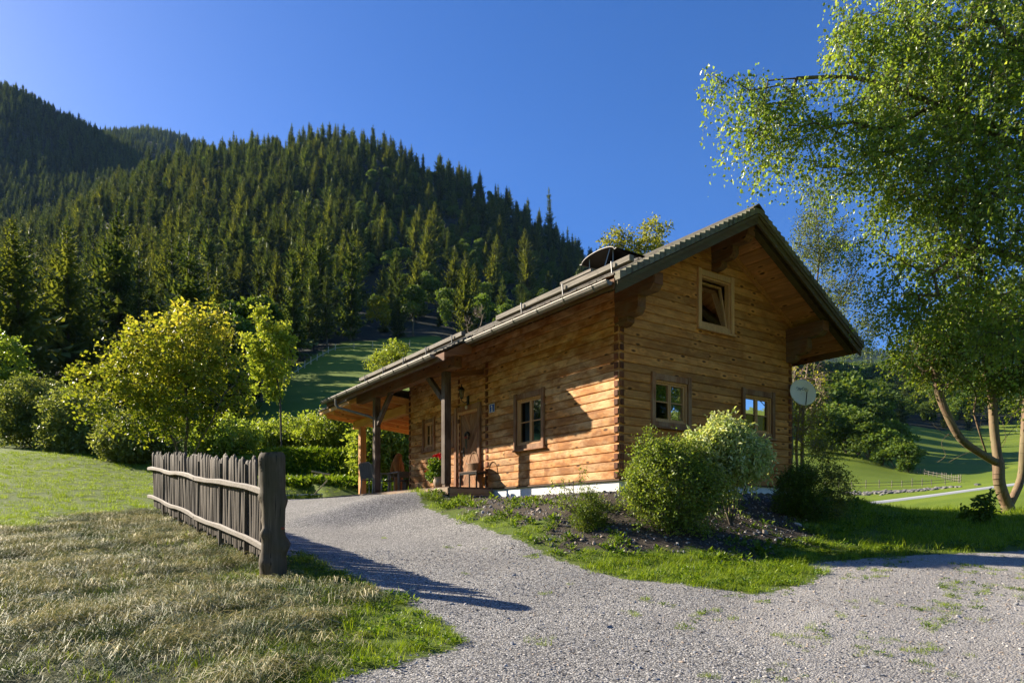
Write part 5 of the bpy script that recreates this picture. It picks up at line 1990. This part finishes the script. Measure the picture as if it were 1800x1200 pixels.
plant('birch_tree', 'large silver birch hanging its dense leafy boughs in from the right edge', 'tree', r_,
      [ln(r_, [(2100, 700, 12.5), (2020, 420, 12.4), (1900, 230, 12.3), (1780, 80, 12.2), (1690, -60, 12.3)]),
       [tuple(W(*p)) for p in ((2020, 420, 12.4), (1850, 290, 12.3), (1700, 215, 12.4), (1600, 165, 12.5), (1500, 137, 12.6), (1400, 138, 12.6), (1350, 142, 12.6))],
       [tuple(W(*p)) for p in ((1900, 230, 12.3), (1780, 230, 12.2), (1650, 190, 12.3), (1560, 225, 12.3), (1500, 215, 12.3))],
       [tuple(W(*p)) for p in ((2060, 560, 12.4), (1900, 500, 12.1), (1780, 450, 12), (1700, 440, 12.1), (1640, 480, 12.3))]],
      birch_blobs, 1380, 6, .62, 10, .066, M['birch_leaf'], M['bark'], .85, .0045, 51, shell=.05, aspect=.78, spread=.035, flat=.25, rmax=.16, tone0=.02, up=.25)

# forked tree on the lawn edge
r_ = root_at(1772, 17.5)
plant('forked_tree', 'forked tree with sunlit bare lower boughs standing at the right edge of the lawn', 'tree', r_,
      [ln(r_, [(1772, 893, 17.5), (1757, 850, 17.4), (1755, 815, 17.4), (1748, 760, 17.5), (1744, 700, 17.5), (1735, 620, 17.5)]),
       [tuple(W(*p)) for p in ((1755, 815, 17.4), (1725, 797, 17.3), (1690, 772, 17.2), (1668, 735, 17.2), (1650, 690, 17.2), (1640, 640, 17.2), (1610, 600, 17.3))],
       [tuple(W(*p)) for p in ((1774, 888, 17.5), (1795, 840, 17.6), (1800, 780, 17.6), (1806, 700, 17.7), (1820, 600, 17.7))],
       [tuple(W(*p)) for p in ((1735, 800, 17.3), (1722, 760, 17.1), (1712, 725, 17.1))], [tuple(W(*p)) for p in ((1690, 772, 17.2), (1660, 762, 17.0), (1640, 745, 17.0))],
       [tuple(W(*p)) for p in ((1752, 790, 17.4), (1775, 760, 17.3), (1790, 745, 17.3))], [tuple(W(*p)) for p in ((1668, 735, 17.2), (1650, 722, 17.0), (1632, 690, 17.0))],
       [tuple(W(*p)) for p in ((1668, 762, 17.0), (1655, 778, 16.9), (1662, 800, 16.9), (1648, 812, 16.9))], [tuple(W(*p)) for p in ((1700, 775, 17.2), (1680, 748, 17.0), (1664, 726, 17.0), (1656, 700, 17))], [tuple(W(*p)) for p in ((1757, 790, 17.4), (1768, 772, 17.2), (1762, 740, 17.2))], [tuple(W(*p)) for p in ((1715, 790, 17.3), (1690, 800, 17.1), (1668, 812, 17.1))]],
      [bl(1640, 610, 17.3, 66, 46), bl(1710, 570, 17.3, 90, 60), bl(1765, 640, 17.5, 50, 50, .8), bl(1790, 560, 17.5, 60, 70), bl(1660, 660, 17.3, 40, 34, .5), bl(1830, 660, 17.5, 50, 60, .6), bl(1720, 690, 17.3, 30, 40, .2)],
      560, 5, .5, 10, .085, M['dark_leaf'], M['bark_pale'], .35, .0085, 52, aspect=.6, spread=.05, rmax=.20, tone0=.12, toneh=-.3)

# trees rising behind the chalet
r_ = root_at(1120, 36)
plant('ash_tree', 'yellow green airy tree rising behind the roof right of the chimney hood', 'tree', r_, [ln(r_, [(1120, 700, 36), (1120, 520, 36), (1110, 450, 36)]), [tuple(W(*p)) for p in ((1120, 520, 36), (1145, 450, 36), (1155, 405, 36))]],
      [bl(1080, 425, 36, 20, 18), bl(1100, 435, 36, 26, 24), bl(1152, 412, 36, 24, 26), bl(1140, 440, 36, 34, 22), bl(1100, 470, 36, 40, 22)], 105, 5, .5, 7, .15, M['rust_leaf'], M['bark'], .15, .008, 53, tone0=.2, spread=.08, up=.3, group=None)
r_ = root_at(1392, 25)
plant('poplar_tree', 'slender thin leaved tree between the roof verge and the birch', 'tree', r_, [ln(r_, [(1393, 700, 25), (1412, 590, 25), (1432, 520, 25), (1440, 440, 25), (1432, 350, 25)]), [tuple(W(*p)) for p in ((1412, 590, 25), (1470, 540, 25), (1510, 470, 25))]],
      [bl(1436, 360, 25, 20, 32), bl(1440, 420, 25, 38, 45), bl(1410, 410, 25, 18, 30, .5), bl(1470, 480, 25, 45, 55), bl(1500, 560, 25, 45, 55), bl(1545, 600, 25, 26, 30, .5)], 300, 5, .6, 7, .10, M['willow_leaf'], M['bark'], .15, .006, 54, rmax=.045, tone0=.05, spread=.08, up=.4, aspect=.4)
r_ = root_at(1408, 17.5)
plant('bare_shrub', 'half bare twiggy shrub with few yellow leaves behind the satellite dish', 'shrub', r_, [ln(r_, [(1410, 800, 17.5), (1412, 720, 17.5), (1420, 640, 17.6)]), ln(r_, [(1400, 800, 17.3), (1404, 740, 17.2), (1410, 690, 17.2)])],
      [bl(1420, 650, 17.5, 32, 26), bl(1425, 700, 17.4, 30, 34), bl(1410, 740, 17.3, 28, 30), bl(1415, 780, 17.2, 26, 24)], 130, 4, .42, 2, .07, M['gold_leaf'], M['twig_pale'], .3, .007, 55, tone0=.2, wander=.3, spread=.03, twig_r=.006)

# shrubs along the gable wall
def froot(px, Y): return root_at(px, Y, -.03)


r_ = froot(1185, 10.5)
stems = [[r_, (r_[0] + a, r_[1] + b, r_[2] + .5)] for a, b in ((-.45, 0), (0, .2), (.45, 0), (0, -.3), (-.75, .05), (.7, .1))]
plant('boxwood_bush', 'big rounded light green bush in front of the left gable window', 'bush', r_, stems,
      [bl(1172, 848, 10.5, 66, 54, 1.3, .5), bl(1150, 805, 10.5, 30, 30, .9), bl(1205, 812, 10.6, 34, 34), bl(1128, 870, 10.4, 22, 30, .8), bl(1232, 868, 10.5, 36, 42), bl(1180, 902, 10.3, 56, 22), bl(1210, 925, 10.2, 40, 14, .5), bl(1140, 770, 10.5, 6, 16, .3), bl(1196, 776, 10.5, 7, 14, .3), bl(1118, 800, 10.5, 6, 14, .25), bl(1104, 838, 10.4, 6, 10, .25), bl(1166, 762, 10.5, 4, 12, .2), bl(1096, 880, 10.3, 6, 14, .25), bl(1262, 842, 10.5, 10, 12, .3)],
      760, 5, .22, 8, .042, M['bush_leaf'], M['bark'], .1, .0035, 61, tone0=.22, spread=.025, flat=.35, shell=.45, rmax=.022, up=.3)
r_ = froot(1285, 11.0)
stems = [[r_, (r_[0] + a, r_[1], r_[2] + .45), (r_[0] + a * 2.4, r_[1], r_[2] + 1.0)] for a in (-.14, -.04, .06, .16)]
plant('elder_bush', 'pale green elder bush with drooping fingered leaves between the two gable windows', 'bush', r_, stems,
      [bl(1278, 765, 11.0, 46, 24, 1.1), bl(1305, 795, 10.9, 40, 24), bl(1228, 790, 11.0, 30, 28, .9), bl(1268, 742, 11.1, 24, 12, .7), bl(1332, 788, 11.0, 18, 18, .6), bl(1225, 758, 11.1, 10, 10, .3), bl(1300, 822, 10.9, 30, 12, .5), bl(1245, 835, 10.9, 20, 16, .6), bl(1275, 862, 10.9, 22, 10, .35), bl(1390, 775, 11, 5, 8, .15), bl(1262, 716, 11, 5, 8, .2)],
      320, 5, .26, 8, .085, M['pale_leaf'], M['bark'], .6, .004, 62, tone0=.10, spread=.035, flat=.45, shell=.4, aspect=.38, toneh=.25, rmax=.028)
r_ = froot(1415, 12.3)
stems = [[r_, (r_[0] + a, r_[1], r_[2] + .35)] for a in (-.4, 0, .4)]
plant('yew_bush', 'low dark green yew bush right of the gable corner', 'bush', r_, stems, [bl(1405, 838, 12.3, 30, 18, 1, .4), bl(1385, 868, 12.2, 20, 28, .8), bl(1418, 880, 12.2, 34, 32, 1, .4)], 300, 5, .18, 10, .05, M['yew_leaf'], M['bark'], .15, .0035, 63, tone0=.1, spread=.02, flat=.2, aspect=.3, rmax=.02)
r_ = froot(1462, 12.8)
stems = [[r_, (r_[0] + a, r_[1], r_[2] + .5)] for a in (-.35, 0, .3)]
plant('barberry_bush', 'loose reddish brown bush with thin arching twigs beside the yew', 'bush', r_, stems, [bl(1450, 805, 12.8, 20, 30, .6), bl(1470, 855, 12.7, 18, 32), bl(1440, 765, 12.9, 14, 18, .3), bl(1455, 900, 12.6, 24, 12), bl(1488, 880, 12.7, 8, 16, .4)],
      170, 4, .3, 6, .042, M['rust_leaf'], M['bark'], .3, .0035, 64, tone0=.0, spread=.03, rmax=.018)
r_ = froot(1033, 10.6)
plant('dwarf_conifer', 'small bright green conifer shrub on the soil bed in front of the chalet', 'shrub', r_, [[r_, (r_[0], r_[1], r_[2] + .35)]], [bl(1033, 925, 10.6, 28, 26, 1, .25), bl(1035, 895, 10.6, 18, 26, .8), bl(1045, 935, 10.6, 26, 18)], 170, 5, .13, 10, .034, M['yew_leaf'], M['bark'], -.2, .003, 65, tone0=.28, spread=.012, flat=.1, aspect=.3, up=.8, rmax=.012)
r_ = froot(1008, 11.4)
plant('thin_shrub', 'thin wispy shrub with small leaves against the white plinth', 'shrub', r_, [[r_, (r_[0], r_[1], r_[2] + .5)]], [bl(985, 858, 11.4, 26, 8, .4), bl(1022, 845, 11.4, 6, 18, .5), bl(1010, 886, 11.3, 30, 8), bl(1045, 880, 11.3, 18, 8)], 55, 4, .2, 5, .034, M['bush_leaf'], M['bark'], .2, .003, 66, tone0=.15, spread=.02, rmax=.01)
r_ = froot(1105, 11.2)
plant('thin_shrub', 'loose low shrub on the soil bed under the left side of the big rounded bush', 'shrub', r_, [[r_, (r_[0], r_[1], r_[2] + .3)]], [bl(1095, 905, 11.1, 26, 24), bl(1075, 930, 11, 22, 14, .5), bl(1120, 925, 10.9, 22, 20)], 90, 4, .2, 5, .035, M['willow_leaf'], M['bark'], .2, .003, 67, tone0=.2, spread=.02, rmax=.01)
r_ = froot(1732, 14.0)
plant('sapling', 'small shaded sapling with broad leaves left of the forked tree', 'sapling', r_, [ln(r_, [(1732, 895, 14), (1738, 872, 14)])], [bl(1728, 888, 14, 26, 12), bl(1715, 903, 14, 22, 8), bl(1740, 872, 14, 14, 8)], 26, 3, .22, 6, .10, M['dark_leaf'], M['bark'], .5, .003, 68, tone0=.1, spread=.03, rmax=.01, flat=.7)
# weeds growing on the roof
lw = lambda t, s, z: tuple(from_local(t, s, z))
r_ = lw(-.35, 9.7, RT(-.35) - .03)
plant('roof_weeds', 'bright green weeds growing out of the lower roof shingles', 'weeds', r_, [[r_, lw(-.35, 9.7, RT(-.35) + .1)], [r_, lw(-.35, 9.2, RT(-.35) + .1)], [r_, lw(-.35, 10.3, RT(-.35) + .1)]],
      [(*lw(-.35, 9.1, RT(-.35) + .50), .4, .4, .25, 1), (*lw(-.35, 9.7, RT(-.35) + .36), .45, .4, .22, 1), (*lw(-.35, 10.3, RT(-.35) + .26), .35, .35, .16, .8)], 110, 4, .16, 6, .065, M['lime_leaf'], M['bark'], .1, .003, 70, tone0=.05, spread=.03, rmax=.008, up=.5)
r_ = lw(-.35, 4.6, RT(-.35) - .03)
plant('dry_weeds', 'dry bare weed stalks standing on the roof between the snow guards', 'weeds', r_, [[r_, lw(-.35, 4.6, RT(-.35) + .12)], [r_, lw(-.35, 4.3, RT(-.35) + .12)], [r_, lw(-.35, 4.9, RT(-.35) + .12)]],
      [(*lw(-.35, 4.35, RT(-.35) + .42), .14, .1, .18, 1), (*lw(-.35, 4.85, RT(-.35) + .33), .14, .1, .15, 1)], 26, 3, .12, 1, .02, M['hay'], M['twig_pale'], .0, .004, 71, spread=.02, rmax=.008, up=.9, twig_r=.004)

# geranium pot at the corner of the deck
K_ = tobj('geranium_pot', -.98, 5.12, .782, 'pale clay pot of red geraniums at the foot of the porch post', 'flower pot')
MB().lathe([(.09, 0), (.12, .02), (.155, .10), (.16, .18), (.135, .235), (.15, .25), (.145, .262), (.12, .24)], 20).build('pot', M['clay'], K_, True)
rg = np.random.default_rng(77)
n = 1500
d = rg.normal(size=(n, 3)); d /= np.linalg.norm(d, axis=1, keepdims=True)
cl = np.array([[0, 0, .48], [-.06, .22, .36], [.02, -.12, .52], [0, .36, .30], [0, .05, .38], [-.1, .12, .56]])
rdz = np.array([.20, .17, .17, .13, .2, .15])
pk = rg.integers(0, 6, n)
pos = cl[pk] + d * (rdz[pk] * (.6 + .5 * rg.random(n)))[:, None]
link(bpy.data.objects.new('leaves', leaf_mesh('geranium_leaves', pos, d + rg.normal(size=(n, 3)) * .5, d * .4 + np.array([0, 0, .6]) + rg.normal(size=(n, 3)) * .3, np.full(n, .055), np.full(n, .055), M['weed'])), K_)
for (x, y, z) in ((-.06, -.16, .72), (-.02, -.02, .77), (-.06, .12, .75), (-.1, -.26, .66), (.03, .06, .60), (-.08, .52, .40)):
    n = 90
    d = rg.normal(size=(n, 3)); d /= np.linalg.norm(d, axis=1, keepdims=True); d[:, 2] = np.abs(d[:, 2])
    bm_ = leaf_mesh('geranium_bloom', np.array([x, y, z]) + d * .042, rg.normal(size=(n, 3)) + d, d, np.full(n, .034), np.full(n, .032), M['red'])
    link(bpy.data.objects.new('bloom', bm_), K_)
    MB().tube([(x * .5, y * .6, .40), (x, y, z)], .004, 4).build('stalk', M['weed'], K_)

# ================================================================== far fences
def simple_fence(name, label, pts, hh, pr, rails, mat, n_posts):
    o = empty(name, (pts[0][0], pts[0][1], gz(*pts[0])))
    tag(o, label, 'fence')
    off = tuple(o.location)
    P_ = np.array(pts)
    L = np.concatenate([[0], np.cumsum(np.linalg.norm(np.diff(P_, axis=0), axis=1))])
    ds = np.linspace(0, L[-1], n_posts)
    X = np.interp(ds, L, P_[:, 0]); Y_ = np.interp(ds, L, P_[:, 1]); Z = ground(X, Y_)
    rq = random.Random(4)
    for x, y, z in zip(X, Y_, Z):
        h = hh * rq.uniform(.85, 1.15)
        MB().tube([(x, y, z - .3), (x + rq.gauss(0, .05), y, z + h)], pr, 5).build('post', mat, o, False, off)
    for zr in rails:
        for i in range(len(X) - 1):
            MB().tube([(X[i], Y_[i], Z[i] + zr), (X[i + 1], Y_[i + 1], Z[i + 1] + zr)], pr * .6, 4).build('rail', mat, o, False, off)


def gp_(px, Y): return ((px - 900) / FPX * Y, Y)


simple_fence('pasture_fence', 'thin post fence along the top of the small green meadow below the spruces', [gp_(500, 118), gp_(540, 132), gp_(585, 150), gp_(640, 152), gp_(720, 154)], 1.35, .09, (.55,), M['pale'], 13)
simple_fence('meadow_fence', 'long split rail fence bordering the valley meadow above the pale road', [gp_(1450, 84), gp_(1560, 85), gp_(1640, 88), gp_(1692, 88), gp_(1655, 104), gp_(1600, 118)], .95, .05, (.3, .65), M['grey_y'], 30)
n = 260
xs = rng.uniform((1500 - 900) / FPX * 76, (1660 - 900) / FPX * 78, n); ys = 76.5 + rng.normal(0, 1.2, n)
stone = MB().lathe([(.2, -.15), (.42, -.05), (.45, .12), (.2, .26)], 7, (0, 0, 0), 0, lambda a, z: 1 + .2 * math.sin(2 * a + z * 8)).mesh('stone', M['stone'], True)
scatter('rock_bank', np.stack([xs, ys, ground(xs, ys)], 1), rng.uniform(0, 6, (n, 3)) * [.1, .1, 1], rng.uniform(.25, .8, (n, 1)) * np.ones((1, 3)), np.zeros(n), [stone], 'low bank of loose grey stones below the valley fence', 'stones')

# ================================================================== grass, hay, weeds, pebbles
def blades(name, n, rad, h0, h1, w, lean, mat, seed, segs=3, flatlay=False, vmul=(.0, 1.0)):
    r = np.random.default_rng(seed)
    V_, F_, T_ = [], [], []
    for k in range(n):
        a, q = r.random() * 6.28, math.sqrt(r.random()) * rad
        x, y = q * math.cos(a), q * math.sin(a)
        h = r.uniform(h0, h1)
        da = r.random() * 6.28 if not flatlay else r.normal(.4, .9)
        dx, dy = math.cos(da), math.sin(da)
        ww = w * r.uniform(.7, 1.3)
        v = vmul[0] + (vmul[1] - vmul[0]) * r.random()
        b = len(V_)
        le = lean * r.uniform(.4, 1.5)
        z0 = r.uniform(.005, .05) if flatlay else 0
        for s_ in range(segs + 1):
            u = s_ / segs
            if flatlay:
                px_, pz = h * (u - .5), z0 + .025 * math.sin(u * 3.14) * r.uniform(.3, 1.6)
                py_ = .25 * h * (u - .5) ** 2 * le
            else:
                px_, pz, py_ = h * le * u * u, h * (u - .25 * le * u * u), 0
            wd = ww * (1 - u * .85) if not flatlay else ww * .6
            cx, cy = x + dx * px_ - dy * py_, y + dy * px_ + dx * py_
            V_ += [(cx - dy * wd, cy + dx * wd, pz), (cx + dy * wd, cy - dx * wd, pz + (wd * .6 if flatlay else 0))]
            T_ += [v, v]
        for s_ in range(segs):
            F_.append((b + 2 * s_, b + 2 * s_ + 1, b + 2 * s_ + 3, b + 2 * s_ + 2))
    return np_mesh(name, V_, F_, mat, {'leafv': T_})


def rosette(name, n, L, mat, seed):
    r = np.random.default_rng(seed)
    a = r.random(n) * 6.28
    el = r.uniform(.15, 1.0, n)
    D = np.stack([np.cos(a) * np.cos(el), np.sin(a) * np.cos(el), np.sin(el)], 1)
    C_ = np.stack([np.cos(a) * .02, np.sin(a) * .02, r.uniform(0, .05, n)], 1) + r.normal(size=(n, 3)) * [.05, .05, .012]
    return leaf_mesh(name, C_, D, np.tile([0, 0, 1.0], (n, 1)) + r.normal(size=(n, 3)) * .3, L * r.uniform(.6, 1.3, n), L * .5 * r.uniform(.6, 1.2, n), mat)


G = [blades('grass_a', 34, .10, .05, .11, .0026, .7, M['grass'], 1), blades('grass_b', 30, .12, .06, .15, .003, .9, M['grass'], 2), blades('grass_c', 40, .10, .03, .07, .0026, .5, M['grass'], 3),
     rosette('weed_a', 14, .07, M['weed'], 4), rosette('weed_b', 22, .05, M['weed'], 5)]


def polar_points(r0, r1, dens, azmax=41, azmin=-41):
    area = math.radians(azmax - azmin) * (r1 * r1 - r0 * r0) / 2
    n = int(area * dens)
    rr_ = np.sqrt(rng.uniform(r0 * r0, r1 * r1, n)); aa = np.radians(rng.uniform(azmin, azmax, n))
    return rr_ * np.sin(aa), rr_ * np.cos(aa)


def in_house(x, y):
    t, s = to_local(x, y)
    return ((t > -.02) & (t < 5.5) & (s > -.05) & (s < 8.9)) | ((t > -1.3) & (t < 4.8) & (s > 4.2) & (s < 13.1))


acc = []
for (r0, r1, dn, sc_) in ((3.4, 7, 150, 1.0), (7, 12, 110, 1.1), (12, 20, 46, 1.45), (20, 42, 13, 2.1)):
    x, y = polar_points(r0, r1, dn)
    g, h, so_ = masks(x, y)
    nz = wob(x, y, 2.1, 4)
    keep = (g < -.02 + .10 * wob(x, y, 5.0, 2)) & ((h < .3 * nz) | (rng.random(len(x)) < .10 + .12 * (wob(x, y, 1.1, 5) > .8))) & ~in_house(x, y)
    tt_, ss_ = to_local(x, y)
    keep &= ((so_ < .25 * wob(x, y, 3.3, 1)) | (rng.random(len(x)) < .05)) & ((tt_ < -.9) | (ss_ < -.9) | (ss_ > 5) | (tt_ > 5.5))
    keep &= (g < -.75) | (rng.random(len(x)) < .7 + .35 * wob(x, y, 4.4, 6))
    x, y, g, so_ = x[keep], y[keep], g[keep], so_[keep]
    s = sc_ * rng.uniform(.7, 1.3, len(x))
    rough = (g > -.9) | ((so_ > -1.4) & (y < 14))
    mown = (~rough) & (x < 0)
    s = s * np.where(rough, .82, .95) * np.where(mown & (y > 12), .62, 1.0)
    pick = np.where(rough, rng.choice([0, 1, 2, 4], len(x)), rng.choice([0, 2, 2], len(x)))
    pick = np.where((so_ > -.2) & (rng.random(len(x)) < .7), rng.choice([3, 4], len(x)), pick)
    acc.append((x, y, s, pick))
# tufts that have seeded into the gravel, mostly on its right side
x, y = polar_points(4.0, 12.5, 95)
g, h, so_ = masks(x, y)
clump = wob(x, y, 2.6, 9) + .6 * wob(x, y, 6.3, 3)
keep = (g > 0) & (rng.random(len(x)) < .85) & (clump > np.interp(x / y, [-.3, 0, .35, .8], [1.9, 1.45, .6, .3])) & (g < 5)
x, y = x[keep], y[keep]
acc.append((x, y, rng.uniform(.25, .6, len(x)), rng.choice([0, 2, 4, 2], len(x))))
# weeds on the soil bed
x, y = polar_points(9, 17, 26)
g, h, so_ = masks(x, y)
t, s = to_local(x, y)
keep = (g < 0) & (so_ > 0) & (so_ < 1.4) & ~in_house(x, y) & (wob(x, y, 1.9, 6) > .35) & (s < 5.5) & (t < 5) & ((t < -.85) | (s < -.85))
x, y = x[keep], y[keep]
acc.append((x, y, rng.uniform(.6, 1.3, len(x)), rng.choice([3, 4, 4, 0], len(x))))
X, Y_, S, K = [np.concatenate([a[i] for a in acc]) for i in range(4)]
n = len(X)
scatter('grass', np.stack([X, Y_, ground(X, Y_) - .004], 1), np.stack([rng.normal(0, .12, n), rng.normal(0, .12, n), rng.uniform(0, 6.28, n)], 1), S[:, None] * np.stack([np.ones(n), np.ones(n), rng.uniform(.8, 1.25, n)], 1), K, G,
        'bright green grass and low weeds around the drive and the lawn', 'grass')
# bank behind the lawn: leafy ground cover
x = rng.uniform((425 - 900) / FPX * 30, (770 - 900) / FPX * 30, 5200); y = rng.uniform(27.3, 33.5, 5200)
k = ~in_house(x, y)
x, y = x[k], y[k]
n = len(x)
scatter('ground_cover', np.stack([x, y, ground(x, y) - .01], 1), np.stack([rng.normal(0, .2, n), rng.normal(0, .2, n), rng.uniform(0, 6.28, n)], 1), rng.uniform(1.6, 3.2, (n, 1)) * np.ones((1, 3)), rng.choice([0, 3, 4], n), G,
        'weeds and grass covering the bank behind the lawn', 'ground cover')
# mown hay
H_ = [blades('hay_a', 64, .20, .07, .24, .0023, .7, M['hay'], 11, 3, True), blades('hay_b', 64, .20, .07, .22, .0021, 1.0, M['hay'], 12, 3, True, (.3, 1)), blades('hay_c', 56, .18, .06, .20, .0024, .8, M['hay'], 13, 3, True, (0, .45))]
x, y = polar_points(3.3, 19, 95, 2, -45)
g, h, so_ = masks(x, y)
sw = wob(x, y, 1.4, 8) + .5 * wob(x, y, 3.7, 1)
keep = (h > -.35 + .2 * wob(x, y, 2.2, 0) - .35 * (rng.random(len(x)) < .35)) & (rng.random(len(x)) < np.clip(.6 + .35 * sw, .18, 1)) & (g < -.15)
x, y, sw = x[keep], y[keep], sw[keep]
n = len(x)
zoff = np.clip(sw, 0, 1.6) * .028 * rng.random(n)
scatter('mown_hay', np.stack([x, y, ground(x, y) + zoff], 1), np.stack([rng.normal(0, .09, n), rng.normal(0, .09, n), rng.normal(.3, 1.1, n)], 1), rng.uniform(.7, 1.25, (n, 1)) * np.stack([np.ones(n), np.ones(n), rng.uniform(.8, 2.0, n)], 1),
        np.where(sw > .4, rng.choice([0, 1, 1], n), rng.choice([0, 2, 2, 1], n)), H_, 'drying mown grass lying over the stubble left of the fence', 'hay')
# pebbles
pb = [MB().lathe([(.2, -.5), (.85, -.25), (1, .1), (.6, .42), (.15, .5)], 6, (0, 0, 0), 0, lambda a, z, q=q: 1 + .25 * math.sin(2 * a + q)).mesh('pebble', mt, False) for q, mt in enumerate((plain('pale_pebble', (.46, .43, .40), .8), plain('blue_grey_pebble', (.20, .21, .23), .8), plain('tan_pebble', (.34, .27, .21), .8), plain('dark_pebble', (.09, .09, .095), .8)))]
x, y = polar_points(4.2, 10.5, 420)
g, h, so_ = masks(x, y)
keep = g > -.12
x, y = x[keep], y[keep]
n = len(x)
s = rng.lognormal(math.log(.0075), .38, n)
scatter('gravel', np.stack([x, y, ground(x, y) + s * .1], 1), np.stack([rng.normal(0, .4, n), rng.normal(0, .4, n), rng.uniform(0, 6.28, n)], 1), s[:, None] * np.stack([np.ones(n), rng.uniform(.6, 1, n), rng.uniform(.5, .9, n)], 1),
        rng.choice(4, n, p=[.25, .35, .22, .18]), pb, 'loose grey gravel on the drive', 'gravel')
# clods and stones on the soil bed
x, y = polar_points(9, 17, 160)
g, h, so_ = masks(x, y)
t, s = to_local(x, y)
keep = (g < .05) & (so_ > -.1) & ~in_house(x, y) & (s < 5.5) & ((t < -.12) | (s < -.12))
x, y = x[keep], y[keep]
n = len(x)
s = rng.lognormal(math.log(.014), .5, n)
scatter('soil_clods', np.stack([x, y, ground(x, y)], 1), rng.normal(0, 1, (n, 3)), s[:, None] * np.ones((1, 3)), rng.choice(4, n, p=[.08, .1, .22, .6]), pb, 'dark crumbly soil and small stones of the bed', 'soil')

# ------------------------------------------------------------------ valley haze
hz_m = bpy.data.materials.new('valley_haze')
hz_m.use_nodes = True
hz_m.node_tree.nodes.clear()
ho_ = hz_m.node_tree.nodes.new('ShaderNodeOutputMaterial')
hv_ = hz_m.node_tree.nodes.new('ShaderNodeVolumePrincipled')
hv_.inputs['Color'].default_value = (.34, .58, 1.0, 1)
hv_.inputs['Density'].default_value = .000032
hv_.inputs['Anisotropy'].default_value = 0.0
hz_m.node_tree.links.new(hv_.outputs[0], ho_.inputs['Volume'])
zmin, zmax = float(gzv.min()) - 3.0, float(gzv.max()) + 45.0
me = MB().box(-2600, 2600, -600, 2900, zmin, zmax).mesh('haze', hz_m)
tag(link(bpy.data.objects.new('haze', me)), kind='stuff')
